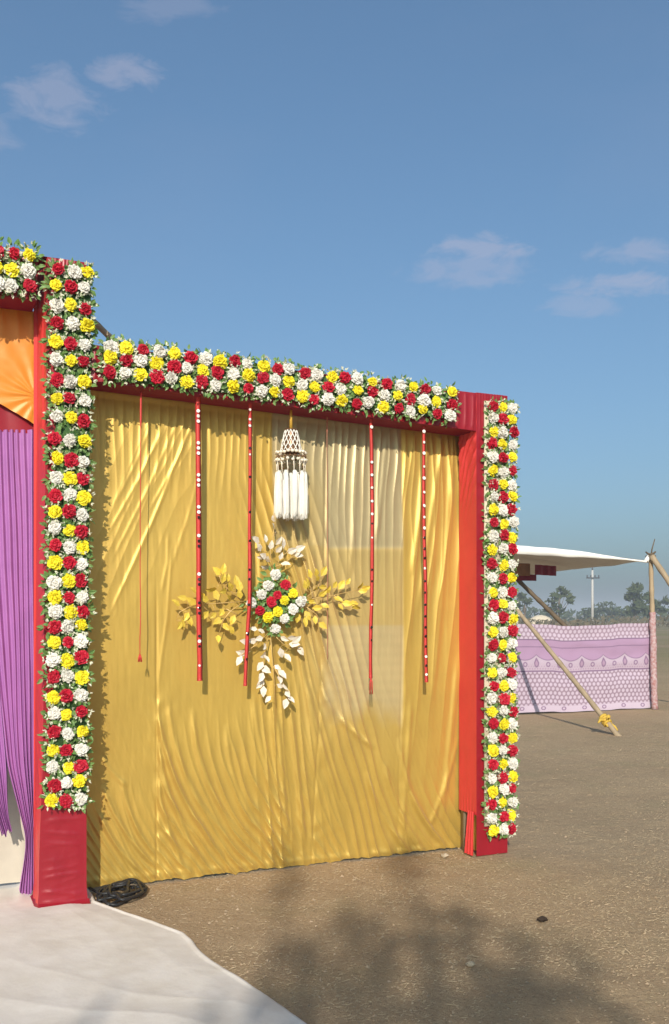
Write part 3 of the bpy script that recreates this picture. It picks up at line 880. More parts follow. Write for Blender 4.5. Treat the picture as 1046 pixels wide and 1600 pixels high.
top2 = [(90, 90, 'R'), (142, 97, 'W'), (202, 105, 'Y'), (252, 110, 'R'), (303, 115, 'W'), (370, 123, 'Y'), (425, 135, 'R'), (482, 137, 'W'), (533, 147, 'Y'), (580, 155, 'R'), (632, 163, 'W'), (688, 165, 'Y'),
        (80, 138, 'W'), (133, 145, 'Y'), (188, 147, 'R'), (237, 155, 'W'), (305, 160, 'Y'), (370, 163, 'R'), (417, 182, 'W'), (472, 185, 'Y'), (525, 198, 'R'), (575, 200, 'W'), (630, 205, 'Y'), (690, 215, 'R'),
        (83, 182, 'Y'), (132, 195, 'R'), (182, 197, 'W'), (240, 200, 'Y'), (300, 213, 'R'), (352, 210, 'W'), (412, 227, 'Y'), (475, 232, 'R'), (523, 243, 'W'), (573, 238, 'Y'), (630, 255, 'R'), (683, 260, 'W')]
tn0 = sz(165, 568, -.022); tn1 = sz(708, 635, -.022)
garland('long level garland of mixed carnations along the beam over the gold curtain',
        tr(top1, 3.076, 3.076, 140, 500) + tr(top2, 2.615, 2.615, 440, 550), half=.056,
        backer=(W((tn0[0] + tn1[0]) / 2, -.022, (tn0[1] + tn1[1]) / 2), U * ((tn1[0] - tn0[0]) / 2) + Vector((0, 0, (tn1[1] - tn0[1]) / 2)), VV * .006, (0, 0, .085)))
g0 = [(88, 150, 'R'), (180, 160, 'Y'), (75, 258, 'Y'), (178, 262, 'W'), (65, 352, 'W'), (185, 352, 'R')]
fl = tr(g0, 4, 4, 0, 360)
for i in range(12):
    for j in range(3):
        fl.append((-6 - i * 24 + random.uniform(-2, 2), 393 + j * 26 - i * 2.6 + random.uniform(-2, 2), 'RYW'[(i + j) % 3]))
garland('garland of mixed carnations on the higher beam over the entrance', fl, half=.065)
# centre bouquet on the curtain
bq = [(510, 290, 'W'), (430, 410, 'W'), (345, 520, 'W'), (240, 615, 'W'), (630, 400, 'R'), (540, 520, 'R'), (465, 600, 'R'), (345, 705, 'R'), (720, 505, 'Y'), (620, 580, 'Y'), (540, 710, 'Y'), (430, 785, 'Y'),
      (815, 595, 'W'), (715, 690, 'W'), (625, 800, 'W'), (525, 915, 'W')]
BT = .10
fl = tr(bq, 7.471, 7.471, 360, 860)
o = garland('slanting bouquet of sixteen carnations pinned in the middle of the gold curtain', fl, half=.045, scale=.86, t=BT, per=16, sprigs=0, group=None, name='flower_bouquet')
o['category'] = 'bouquet'
del_group = 'group' in o and o.pop('group')
mb = MB(); c = on_wall(428, 942, BT + .05); 
mb.box(c, (U * .085 + Vector((0, 0, .06))), (U * -.035 + Vector((0, 0, .055))), VV * .012); mb.build('backing_board', M['leaf'], o)

# ------------------------------------------------------------------ painted leaf sprays round the bouquet
def spray_leaf_mesh(mt):
    mb = MB(); leaf_at(mb, (0, 0, 0), (0, 1, 0), (0, 0, 1), 1.0, .29, .18)
    V, Fc = mb.get(); me = mesh_np('leaf', V, Fc, smooth=False); me.materials.append(mt); return me
SL = {'gold': spray_leaf_mesh(M['gold_leaf']), 'cream': spray_leaf_mesh(M['silver_leaf'])}
def spray(label, stems, leaves, kind, ln=.064, grp='painted leaf sprays round the bouquet'):
    conv = lambda x, y: (x / 2.906 + 240, y / 2.906 + 800)
    st = [[on_wall(*conv(x, y), .125 + .01 * random.random()) for x, y in s] for s in stems]
    th = thing('leaf_spray', label, 'leaf spray', st[0][0], grp)
    mb = MB()
    for s in st: mb.tube(s, [.0035 - .002 * i / len(s) for i in range(len(s))], 5)
    # short stalks from the nearest stem point to each leaf
    seg = [(a, b) for s in st for a, b in zip(s[:-1], s[1:])]
    root = st[0][0]
    for (x, y) in leaves:
        p = on_wall(*conv(x, y), .115 + random.uniform(-.02, .015))
        best = None
        for a, b in seg:
            e = b - a; t_ = max(0, min(1, (p - a).dot(e) / e.length_squared)); q = a + e * t_
            if best is None or (p - q).length < best[0]: best = ((p - q).length, q, e.normalized())
        q = best[1]
        out = (p - q); out = out.normalized() if out.length > .004 else Vector(rng.normal(size=3)).normalized()
        away = (p - root).normalized()
        d = (out * .75 + best[2] * .5 + away * .35 + Vector(rng.normal(size=3)) * .25).normalized()
        n = (NRM + Vector(rng.normal(size=3)) * .38)
        n = (n - d * n.dot(d)).normalized()
        l = ln * random.uniform(.8, 1.25)
        base = p - d * l * .5
        if (base - q).length > .01: mb.tube([q, base], .0015, 4)
        o = link('leaf', SL[kind], None, th, base - ORG[th.name])
        rot = Matrix((d.cross(n), d, n)).transposed()
        o.rotation_mode = 'QUATERNION'; o.rotation_quaternion = rot.to_quaternion()
        o.scale = (l, l, l)
    mb.build('stem', M['gold_stem'], th)
spray('gold leaf spray spreading over the plain gold satin, crossed by red ribbon', [[(425, 405), (330, 412), (240, 418), (160, 432), (118, 455), (105, 492)], [(405, 408), (340, 350), (305, 312), (296, 270)], [(400, 415), (350, 450), (318, 490), (295, 560)], [(330, 440), (390, 470)]],
      [(290, 268), (318, 258), (340, 298), (378, 312), (350, 340), (390, 335), (262, 352), (285, 375), (318, 360), (345, 390), (183, 355), (215, 378), (133, 390), (103, 412), (173, 405), (232, 395), (310, 455), (272, 470), (293, 495), (330, 520), (360, 490), (355, 535), (295, 575), (150, 475), (133, 510), (165, 495), (120, 515), (232, 470), (392, 372), (318, 300)], 'gold')
spray('gold leaf spray spreading over the pale sheer cloth', [[(670, 410), (740, 390), (810, 380), (900, 360), (968, 345)], [(680, 400), (740, 350), (775, 290)], [(680, 420), (740, 465), (770, 515)], [(820, 378), (850, 410), (880, 420)]],
      [(700, 322), (710, 280), (740, 275), (775, 268), (745, 300), (735, 350), (770, 340), (790, 355), (825, 330), (855, 330), (885, 315), (940, 335), (965, 345), (950, 360), (850, 430), (880, 415), (910, 415), (720, 410), (745, 435), (700, 470), (735, 490), (770, 515), (690, 500), (715, 400), (780, 425), (770, 370), (840, 395), (655, 480), (690, 330), (920, 430)], 'gold')
spray('cream leaf spray rising above the bouquet under the hanging ornament', [[(545, 265), (530, 180), (545, 100), (550, 20)], [(540, 255), (505, 180), (470, 115)], [(555, 255), (580, 200), (640, 165)], [(550, 250), (600, 230), (665, 175)]],
      [(465, 125), (480, 160), (510, 120), (545, 65), (550, 100), (545, 30), (500, 200), (488, 205), (535, 150), (570, 170), (590, 140), (580, 200), (600, 235), (650, 190), (665, 165), (630, 175), (510, 250), (660, 195), (570, 130), (520, 215)], 'cream')
spray('cream leaf spray falling below the bouquet', [[(530, 545), (538, 640), (548, 760), (552, 860)], [(520, 550), (470, 600), (400, 650)], [(545, 555), (590, 600), (670, 625)], [(525, 550), (500, 660), (495, 800)], [(545, 700), (590, 780), (612, 860)]],
      [(455, 530), (450, 585), (480, 575), (415, 590), (400, 640), (390, 675), (430, 640), (505, 610), (500, 650), (515, 665), (485, 700), (510, 715), (490, 750), (485, 780), (500, 815), (520, 850), (580, 640), (610, 660), (640, 600), (670, 630), (650, 580), (595, 575), (630, 570), (565, 705), (585, 735), (575, 760), (600, 795), (575, 790), (610, 825), (600, 870), (625, 850), (490, 540)], 'cream')

# ------------------------------------------------------------------ hanging ribbons
TR = .045
_disc = MB()
ang = np.linspace(0, 2 * math.pi, 10, endpoint=False)
_disc.add(np.concatenate([np.stack([np.cos(ang), np.sin(ang), 0 * ang], 1), np.stack([.75 * np.cos(ang), .75 * np.sin(ang), 0 * ang + .25], 1)]),
          [np.array([[i, (i + 1) % 10, 10 + (i + 1) % 10, 10 + i] for i in range(10)]), np.array([list(range(10, 20))])])
_V, _F = _disc.get()
DISC = {}
for k in ('mirror', 'mirror_dark'):
    DISC[k] = mesh_np('sequin', _V, _F, smooth=False); DISC[k].materials.append(M[k])
def ribbon(label, path, width, discs, mt='ribbon', tail=None, thin=False, tt=TR):
    P = [on_wall(x, y, tt) for x, y in path]
    th = thing('ribbon_hanging', label, 'ribbon', P[-1], 'red ribbons hanging from the beam')
    # dense points
    n = 60
    ts = np.linspace(0, len(P) - 1, n)
    pts = []
    for q in ts:
        i = min(int(q), len(P) - 2); pts.append(P[i].lerp(P[i + 1], q - i) + U * (.005 * float(n2(q * 2.3, path[0][0]))) + VV * (.012 * float(n2(q * 1.7, path[0][0] + 3))))
    pts[0].z = max(pts[0].z, 0)
    if thin:
        mb = MB(); mb.tube([p + Vector((.0015 * n2(i * .5, 1), 0, 0)) for i, p in enumerate(pts)], [width * (2.2 if i < 6 else 1) for i in range(n)], 6)
        mb.build('cord', M[mt], th)
    else:
        rows = []
        for i, p in enumerate(pts):
            tw = .5 * n2(i * .13, width * 100 + path[0][0])
            sd = (U * math.cos(tw) + VV * math.sin(tw)) * width
            nn = (VV * math.cos(tw) - U * math.sin(tw)) * .0025
            rows += [tuple(p - sd + nn), tuple(p - nn * .4), tuple(p + sd + nn), tuple(p + nn * 2)]
        f = []
        for i in range(n - 1):
            for k in range(4):
                f.append([i * 4 + k, i * 4 + (k + 1) % 4, (i + 1) * 4 + (k + 1) % 4, (i + 1) * 4 + k])
        mb = MB(); mb.add(rows, [np.array(f), np.array([[0, 1, 2, 3], [4 * n - 1, 4 * n - 2, 4 * n - 3, 4 * n - 4]])])
        mb.build('band', M[mt], th)
    for (y, k, r) in discs:
        for (a, b), (c_, d_) in zip(path[:-1], path[1:]):
            if b <= y <= d_:
                x = a + (c_ - a) * (y - b) / (d_ - b)
                o = link('sequin', DISC['mirror' if k == 'w' else 'mirror_dark'], None, th, on_wall(x, y, tt - .006) - ORG[th.name])
                n_ = (NRM + Vector(rng.normal(size=3)) * .12).normalized()
                o.rotation_mode = 'QUATERNION'; o.rotation_quaternion = frame_rot(n_, 0)
                o.scale = (r, r, r * .5); break
    if tail:
        mb = MB(); b = P[-1]
        for k in range(7):
            a = k * .9; mb.tube([b, b + Vector((math.cos(a) * .008, math.sin(a) * .008, -.02)), b + Vector((math.cos(a) * .011, math.sin(a) * .011, -tail))], [.004, .003, .002], 4)
        mb.build('tassel', M[mt], th)
dsc = []
for i, y in enumerate((650, 700, 750, 800, 845, 905, 950, 1002)):
    kinds = ('www', 'www', 'www', 'wwd', 'wdd', 'wdd', 'ddd', 'dwd')[i]
    for j in range(3): dsc.append((y - 8 + j * 8, kinds[j], .0105 if kinds[j] == 'w' else .009))
dsc += [(1040, 'w', .007)]
ribbon('thin red cord ending in a small tassel, next to the tall red pillar', [(220, 612), (220, 800), (220.5, 950), (219, 1022)], .0028, [], thin=True, tail=.045)
ribbon('red ribbon with triplets of round sequins hanging before the gold leaf spray', [(310, 618), (311, 800), (312, 1000), (312.5, 1064)], .0165, dsc)
ribbon('red ribbon hanging across the edge of the bouquet, its end swung aside', [(391, 628), (391, 860), (389, 960), (384, 1072)], .0125,
       [(640, 'w', .008), (655, 'w', .008), (665, 'w', .009), (700, 'd', .008), (710, 'w', .006), (745, 'd', .008), (800, 'd', .008), (845, 'd', .009), (890, 'd', .008), (905, 'd', .008), (945, 'd', .009), (990, 'd', .010), (1030, 'd', .008)])
ribbon('faded thin cord hanging close against the pale sheer cloth', [(512, 645), (512, 800), (512, 1030)], .0022, [], mt='ribbon_pale', thin=True, tt=.125)
dd = [(667, 'w', .011)] + [(y, 'w', .009) for y in (722, 742, 762, 783, 803)] + [(818, 'd', .007), (840, 'w', .006), (890, 'd', .008), (908, 'd', .007), (945, 'w', .006), (980, 'd', .009), (1000, 'd', .006)]
ribbon('red ribbon with scattered sequins before the pale sheer cloth, ending in a loose thread', [(581, 650), (582, 800), (581.5, 950), (580, 1060)], .0125, dd, tail=.10)
dd = [(y, 'w', .0115 if i % 2 == 0 else .009) for i, y in enumerate((674, 691, 708, 729, 747, 769, 790, 808, 825))] + \
     [(y, 'd' if k else 'w', .009) for y, k in ((840, 1), (857, 1), (872, 1), (888, 0), (908, 1), (926, 1), (945, 1), (963, 1), (980, 1), (994, 1), (1010, 1), (1026, 0), (1040, 1), (1054, 0))]
ribbon('red ribbon with an even row of sequins nearest the shorter pillar', [(663, 660), (663.5, 800), (665, 960), (667, 1066)], .013, dd)

# ------------------------------------------------------------------ hanging ornament
def make_ornament():
    TT = .075
    c = on_wall(455, 740, TT); k = 5.78 / F                    # metres per photo pixel there
    def zz(y): return on_wall(455, y, TT).z
    th = thing('hanging_ornament', 'white tasselled ornament with a gold lattice cone hanging on the gold curtain', 'ornament', Vector((c.x, c.y, zz(808))))
    def P(r, a, z): return Vector((c.x + r * math.cos(a), c.y + r * math.sin(a), z))
    mb = MB(); mb.tube([(c.x, c.y, zz(634)), (c.x, c.y, zz(673))], [.007, .011], 8); mb.build('cord', M['gold_cord'], th)
    z0, z1 = zz(672), zz(706); r0, r1 = 9.5 * k, 17 * k
    def cone(f): return r0 + (r1 - r0) * f ** .85, z0 + (z1 - z0) * f
    mb = MB()
    for d in (1, -1):
        for i in range(12):
            pts = []
            for j in range(9):
                f = j / 8; r, z = cone(f); pts.append(P(r, 2 * math.pi * i / 12 + d * f * 1.25, z))
            mb.tube(pts, .0030, 5)
    mb.build('lattice_cone', M['tassel'], th)
    mb = MB(); mb2 = MB()
    a = np.linspace(0, 2 * math.pi, 25)[:-1]; rows = []
    for j in range(8):
        r, z = cone(j / 7)
        rows += [tuple(P(r * .86, q, z)) for q in a]
    mb2.add(rows, np.array([[j * 24 + i, j * 24 + (i + 1) % 24, (j + 1) * 24 + (i + 1) % 24, (j + 1) * 24 + i] for j in range(7) for i in range(24)]))
    mb2.build('cone_lining', M['bead_dark'], th)
    for f, rr in ((0, .005), (1, .004)):
        r, z = cone(f); mb.tube([P(r, q, z) for q in np.linspace(0, 2 * math.pi, 25)], rr, 6, cap=False)
    mb.build('rim', M['bead_dark'], th)
    bead = MB(); bead.ball((0, 0, 0), 1, 8, 5); V, Fc = bead.get()
    meb = mesh_np('bead', V, Fc); meb.materials.append(M['bead'])
    med = mesh_np('bead', V, Fc); med.materials.append(M['bead_dark'])
    for (y, r, n, rad, me) in ((708, 23, 22, .0125, meb), (715, 23, 20, .008, med), (720, 24, 18, .011, meb), (730, 21, 14, .007, med)):
        for i in range(n):
            o = link('bead', me, None, th, P(r * k, 2 * math.pi * i / n, zz(y) + random.uniform(-.004, .004)) - ORG[th.name])
            o.scale = (rad, rad, rad * .85)
    mb = MB()
    for i in range(14):
        q = 2 * math.pi * i / 14; mb.tube([P(23.5 * k, q, zz(716)), P(22 * k, q + .05, zz(741))], .0035, 5)
    mb.build('bead_strings', M['bead'], th)
    # yarn tassels: an outer ring and a few inside
    for ring, n in ((22, 10), (11, 5)):
        for i in range(n):
            q = 2 * math.pi * (i + .3 * (ring < 20)) / n
            b = P(ring * k, q, zz(739))
            mb = MB()
            mb.tube([b + Vector((0, 0, .006)), b], [.010, .0135], 8)
            ln = (zz(739) - zz(808)) * random.uniform(.94, 1.04)
            for m in range(60):
                aa = random.random() * 6.283; rr = .0135 * math.sqrt(random.random())
                o1 = Vector((rr * math.cos(aa), rr * math.sin(aa), 0)); l = ln * random.uniform(.88, 1.05)
                w = Vector((random.gauss(0, .0025), random.gauss(0, .0025), 0))
                mb.tube([b + o1 * .9, b + o1 * 1.08 + Vector((0, 0, -l * .5)) + w, b + o1 * 1.1 + w * 1.5 + Vector((0, 0, -l))], [.0019, .0021, .0012], 4, cap=False)
            mb.build('tassel', M['tassel'], th)
make_ornament()

# ------------------------------------------------------------------ cable on the ground by the tall pillar
def make_cable():
    c = on_ground(190, 1400)
    mb = MB()
    for loop in range(7):
        pts = []
        rx = .115 * random.uniform(.55, 1.0); ry = .17 * random.uniform(.5, 1.); ox, oy = random.uniform(-.035, .035), random.uniform(-.05, .05); ph = random.random() * 6
        for i in range(33):
            a = ph + 2 * math.pi * i / 30
            pts.append((c.x + ox + rx * math.cos(a) * (1 + .3 * math.sin(2 * a + loop * 1.7)), c.y + oy + ry * math.sin(a) * (1 + .3 * math.sin(3 * a + loop)), .012 + .009 * loop * .6 + .006 * math.sin(2 * a + loop)))
        mb.tube(pts, .0085, 6)
    mb.tube([(c.x - .05, c.y + .05, .02), (c.x - .14, c.y + .02, .014), (c.x - .2, c.y + .10, .014), (c.x - .26, c.y + .16, .014)], .008, 6)
    tag(mb.build('cable_coil', M['cable'], origin=(c.x, c.y, 0)), 'loose coil of black cable lying at the foot of the gold curtain', 'cable')
make_cable()

# ------------------------------------------------------------------ bamboo helpers
def bamboo(name, label, a, b, r, mt, group=None, cat='pole', knots=True, parent_parts=None):
    a, b = Vector(a), Vector(b)
    th = thing(name, label, cat, a, group)
    n = max(6, int((b - a).length / .28)) * 3
    pts, rad = [], []
    side = (b - a).orthogonal().normalized()
    for i in range(n + 1):
        f = i / n
        pts.append(a.lerp(b, f) + side * (.012 * (b - a).length * .25 * math.sin(f * 3.1)))
        rad.append(r * (1 - .22 * f) * (1.14 if i % 3 == 0 else 1.0))
    mb = MB(); mb.tube(pts, rad, 9); mb.build('shaft', M[mt], th)
    return th
# stick poking up behind the tall pillar
bamboo('bamboo_prop', 'bamboo stick poking out behind the top of the tall pillar', at(258, 608, 5.75), at(132, 488, 5.75), .022, 'wood')

# ------------------------------------------------------------------ the tent in the field
FL_ = Vector((1.2, 15.3, 2.66)); FR_ = at(1010, 877, 16.2); BR_ = at(806, 901, 22.8); BL_ = FL_ + (BR_ - FR_)
def make_tent():
    th = thing('tent_canopy', 'white cloth canopy stretched over the poles in the field', 'canopy', (3, 16, 2.5))
    nu, nv = 60, 40
    a, b = np.meshgrid(np.linspace(0, 1, nu), np.linspace(0, 1, nv))
    def bil(a, b):
        P = np.zeros(a.shape + (3,))
        for i in range(3):
            P[..., i] = (FL_[i] * (1 - a) + FR_[i] * a) * (1 - b) + (BL_[i] * (1 - a) + BR_[i] * a) * b
        P[..., 2] += .13 * np.sin(np.pi * a) ** 1.2 * (1 - b) * .8 + .10 * np.sin(np.pi * a) * np.sin(np.pi * b) + .03 * fbm(a * 5, b * 5)
        P[..., 1] += .05 * fbm(a * 6, b * 6 + 3)
        return P
    P = bil(a, b)
    V = np.concatenate([P.reshape(-1, 3), (P + [0, 0, .012]).reshape(-1, 3)])
    f = gridF(nv, nu)
    obj('roof_cloth', V, np.concatenate([f[:, ::-1], f + nu * nv]), M['canopy_top'], th)
    # front valance roll along the near edge
    e = np.linspace(0, 1, 60); E = bil(e[None, :], e[None, :] * 0)[0]
    mb = MB()
    rows = []
    for k, (dy, dz) in enumerate(((.01, .02), (-.03, .01), (-.035, -.045), (-.03, -.10), (-.01, -.115))):
        tap = np.clip((1 - e) * 3, .25, 1)
        q = E.copy(); q[:, 1] += dy; q[:, 2] += dz * tap * (1 + .4 * n2(e * 9, e * 0 + k)); rows.append(q)
    mb.add(np.concatenate(rows), gridF(5, 60)); mb.build('rolled_edge', M['canopy_top'], th)
    def cloth(name, x0, y0, x1, y1, Y, mt):
        p, q = at(x0, y0, Y), at(x1, y1, Y)
        a, b = np.meshgrid(np.linspace(0, 1, 24), np.linspace(0, 1, 12))
        X = p.x + (q.x - p.x) * a; Z = q.z + (p.z - q.z) * b
        obj(name, np.stack([X, Y + .03 * np.sin(a * 19) + .6 * a, Z], -1).reshape(-1, 3), gridF(12, 24), M[mt], th)
    cloth('tan_cloth', 770, 878, 839, 898, 18.0, 'tan')
    cloth('maroon_cloth', 836, 882, 881, 898, 18.3, 'maroon')
    cloth('maroon_cloth', 760, 896, 849, 906, 18.1, 'maroon')
make_tent()
pf = on_ground(1023, 1108); pt = at(1017, 868, 16.25)
th = bamboo('tent_post', 'upright bamboo tent post with its lower half wrapped in pink cloth', pf, pt, .046, 'wood')
mb = MB()
pts = []; rad = []
for i in range(26):
    f = i / 25; pts.append(pf.lerp(pt, f * .63) + Vector((.012 * n2(i * .5, 1), -.01, 0))); rad.append(.053 + .014 * n2(i * .8, 5))
mb.tube(pts, rad, 12, wob=.12); mb.build('cloth_wrap', M['wrap'], th)
mb = MB(); top = pt - Vector((0, 0, .06))
for k in range(3): mb.tube([top + Vector((.075 * math.cos(a + k), .075 * math.sin(a + k), .05 * k + .02 * math.sin(a * 2))) for a in np.linspace(0, 6.3, 14)], .014, 5)
mb.tube([top, top + Vector((.02, 0, .16)), top + Vector((.07, 0, .34))], [.015, .012, .008], 5)
mb.build('rope_lashing', M['wood_dark'], th)
mb = MB(); mb.tube([FR_, FR_.lerp(pt, .5) + Vector((0, 0, .03)), pt - Vector((0, 0, .05))], [.045, .035, .03], 8); mb.build('corner_tie', M['canopy_top'], th)
bamboo('bamboo_brace', 'bamboo brace running down outside the tent from the post top', pt - Vector((0, .06, .02)), at(1140, 1045, 15.2), .048, 'wood', 'bamboo braces of the tent')
foot = on_ground(968, 1149); foot.z = -.03
d = Vector((-.59, .90, .95)).normalized()
a_ = foot; p2 = at(803, 949, 14.55)
b_ = foot + (p2 - foot) * 1.62
th = bamboo('bamboo_brace', 'long slanting bamboo brace tied with yellow cloth at its foot', a_, b_, .036, 'wood', 'bamboo braces of the tent')
mb = MB(); kc = a_.lerp(b_, .07)
for k in range(4):
    dd_ = (b_ - a_).normalized(); o1 = dd_.orthogonal().normalized(); o2 = dd_.cross(o1)
    mb.tube([kc + dd_ * (.035 * k - .04) + o1 * .05 * math.cos(q) + o2 * .05 * math.sin(q) for q in np.linspace(0, 6.4, 12)], .02, 6, wob=.4)
for k in range(4):
    q = k * 1.6; mb.tube([kc, kc + Vector((.10 * math.cos(q), -.07 + .05 * math.sin(q), .05 * (k - 1.5))), kc + Vector((.13 * math.cos(q), -.1, -.04 + .05 * (k - 1.5)))], [.022, .026, .010], 6, wob=.3)
mb.build('yellow_tie', M['yellow_tie'], th)
bamboo('bamboo_brace', 'dark bamboo brace leaning at the back of the tent', at(972, 1066, 21.8), at(800, 897, 22.4), .06, 'wood_dark', 'bamboo braces of the tent')

# printed cloth screen
def make_screen():
    nx_, ny_ = 640, 230
    Lb, Rb = on_ground(765, 1119), on_ground(1021, 1107)
    a, b = np.meshgrid(np.linspace(0, 1, nx_), np.linspace(0, 1, ny_))
    wid = (Rb - Lb).length; hgt = 1.42
    sag = .03 * np.sin(np.pi * a) ** 2
    Z = .02 + .03 * n2(a * 14, a * 0) + b * (hgt + .02 * a - sag)
    X = Lb.x + (Rb.x - Lb.x) * a; Y = Lb.y + (Rb.y - Lb.y) * a
    D = .03 * fbm(a * 6, b * 2) + .012 * np.sin(b * 26 + 3 * fbm(a * 4, b * 3)) * (.3 + a) * .6
    nrm = Vector((-(Rb - Lb).y, (Rb - Lb).x, 0)).normalized()
    P = np.stack([X - nrm.x * D, Y - nrm.y * D, Z], -1)
    # print, painted in metres: u along, v up
    u = a * wid; v = b * hgt
    pale = np.array([.47, .375, .45]); lil = np.array([.375, .245, .345]); gap = np.array([.27, .19, .235]); dk = np.array([.17, .105, .175]); wht = np.array([.54, .445, .53])
    C = np.tile(pale, a.shape + (1,))
    def put(mask, col):
        nonlocal C
        k = np.clip(mask, 0, 1)[..., None]; C = C * (1 - k) + col * k
    def dots(sp, r):
        row = np.floor(v / (sp * .8)); uu = (u + (row % 2) * sp / 2) % sp - sp / 2; vv = v % (sp * .8) - sp * .4
        return sstep(r * 1.25, r * .75, np.hypot(uu, vv))
    low = sstep(.10, .11, v) * sstep(.66, .65, v)
    put(low, gap); put(low * dots(.085, .029), wht)
    put(sstep(.645, .65, v) * sstep(.675, .67, v), dk * 1.2)
    mid = sstep(.67, .675, v) * sstep(1.0, .99, v)
    put(mid, pale)
    put(mid * sstep(.80, .70, v) * dots(.05, .013), lil)
    sc_ = .93 - .09 * np.abs(np.sin(np.pi * u / .44)) ** .8                     # scalloped edge
    put(sstep(-.006, .006, v - sc_) * sstep(1.17, 1.165, v), lil * np.array([1.0, .95, 1.05]))
    put(sstep(.012, .004, np.abs(v - sc_)), dk * 1.3)
    uu = (u + .0) % .44 - .0; uu = np.minimum(uu, .44 - uu)
    tear = sstep(.055, .045, np.hypot(uu * (1 + 2.2 * np.clip((v - .80) / .2, 0, 1)), (v - .80) * .62))
    put(tear * mid, dk * 1.25)
    tear2 = sstep(.03, .022, np.hypot(uu * (1 + 2.2 * np.clip((v - .79) / .2, 0, 1)), (v - .79) * .6)); put(tear2 * mid, lil)
    u2 = (u + .22) % .44 - .22; u2 = np.minimum(np.abs((u - .22) % .44), .44 - np.abs((u - .22) % .44))
    rr = np.hypot(u2, v - .77); put(sstep(.045, .04, rr) * sstep(.018, .024, rr), dk * 1.35)
    put(sstep(.012, .004, np.abs(v - 1.055)), dk * 1.25); put(sstep(1.16, 1.165, v) * sstep(1.185, 1.18, v), dk)
    topm = sstep(1.18, 1.185, v)
    put(topm, gap * 1.1); put(topm * dots(.085, .030), wht)
    hem = sstep(.105, .10, v)
    put(hem, wht); rr = np.hypot((u % .4 - .2) * .7, v - .06); put(hem * sstep(.035, .03, rr) * sstep(.014, .02, rr), dk * 1.3)
    C = C * .86 + np.array([.41, .31, .41]) * .14
    o = obj('printed_screen', P.reshape(-1, 3), gridF(ny_, nx_), M['print'])
    color_attr(o, C.reshape(-1, 3))
    tag(o, 'lilac and white printed cloth screen strung low along the tent side', 'cloth screen')
    # drawn-in fold hanging down the post end
    mb = MB(); a, b = np.meshgrid(np.linspace(0, 1, 16), np.linspace(0, 1, 60))
    p0 = Vector((Rb.x + .01, Rb.y - .10, 0))
    S_ = np.stack([p0.x + (a - .5) * (.10 + .05 * np.sin(b * 6)) + .03 * np.sin(b * 9), p0.y - .03 * ridged(a * 7 + b * 2), .01 + b * 1.0], -1)
    return o
make_screen()

# ------------------------------------------------------------------ far field: pole, trees, scrub
def make_utility_pole():
    Y = 141.; p = at(926, 968, Y); base = Vector((p.x, Y, 0))
    th = thing('utility_pole', 'pale concrete electricity pole with a cross arm out in the field', 'utility pole', base)
    zt_ = at(926, 891, Y).z
    mb = MB(); mb.tube([base - Vector((0, 0, .2)), base + Vector((0, 0, zt_))], [.23, .15], 8); mb.build('shaft', M['concrete'], th)
    za = at(926, 903, Y).z
    mb = MB(); mb.box((base.x, base.y - .3, za), (.95, 0, 0), (0, .08, 0), (0, 0, .10)); mb.build('cross_arm', M['iron'], th)
    mb = MB()
    for x in (-.85, -.3, .3, .85): mb.tube([(base.x + x, base.y - .3, za + .1), (base.x + x, base.y - .3, za + .42)], .09, 6)
    mb.tube([(base.x, base.y, zt_), (base.x, base.y, zt_ + .5)], .1, 6)
    mb.build('insulators', M['iron'], th)
make_utility_pole()

def tree(name, label, px, ytop, Y, wpx, leafm='tree_leaf', dens=260, blobs=None, group='trees beyond the field', tk=.22, clump=.55, ybase=None):
    base = Vector(((px - CX) / F * Y, Y, 0)); h = H + (HZ - ytop) / F * Y; w = wpx / F * Y
    th = thing(name, label, 'tree', base, group)
    mb = MB(); tip = base + Vector((random.uniform(-.3, .3), 0, h * .72))
    mb.tube([base - Vector((0, 0, .2)), base.lerp(tip, .5) + Vector((random.uniform(-.3, .3), 0, 0)), tip], [tk, tk * .75, tk * .35], 7)
    cl = MB(); blobs = blobs or [(0, .75, .5, .28)]
    for (bx, bz, br, bh) in blobs:
        c = base + Vector((bx * w, random.uniform(-.3, .3) * w, bz * h))
        mb.tube([base.lerp(tip, min(.8, bz * .6)), c], [tk * .35, tk * .12], 5)
        for k in range(max(10, int(dens * br * .62))):
            d = Vector(rng.normal(size=3)).normalized() * random.random() ** .45
            p = c + Vector((d.x * br * w * .85, d.y * br * w * .85, d.z * bh * h)) * (1 + .25 * float(n2(d.x * 3 + bx, d.z * 3)))
            q = clump * random.uniform(.5, 1.3)
            e1 = Vector(rng.normal(size=3)).normalized(); e2 = e1.orthogonal().normalized()
            cl.add([tuple(p - e1 * q), tuple(p + e2 * q * .55 + e1 * .1 * q), tuple(p + e1 * q), tuple(p - e2 * q * .5)], np.array([[0, 1, 2, 3]]))
    mb.build('trunk', M['bark'], th)
    cl.build('crown', M[leafm], th, smooth=False, kind='stuff')
tree('field_tree', 'small thin tree just beside the shorter pillar, far off', 818, 926, 150, 30, dens=170, blobs=[(-.1, .85, .32, .14), (.25, .72, .3, .12), (-.3, .6, .3, .12)])
tree('field_tree', 'sparse open tree seen under the tent canopy beside the slanting brace', 874, 918, 140, 36, dens=200, tk=.16, clump=.5,
     blobs=[(.12, .95, .26, .08), (.35, .85, .22, .08), (.5, .74, .22, .07), (.42, .62, .16, .06), (-.05, .78, .2, .08), (-.28, .72, .26, .14), (-.35, .5, .32, .2), (-.1, .4, .4, .25)])
tree('field_tree', 'low broad dark tree behind the electricity pole', 944, 938, 190, 60, dens=520, blobs=[(0, .60, .42, .36), (-.32, .42, .3, .3), (.38, .46, .34, .32)])
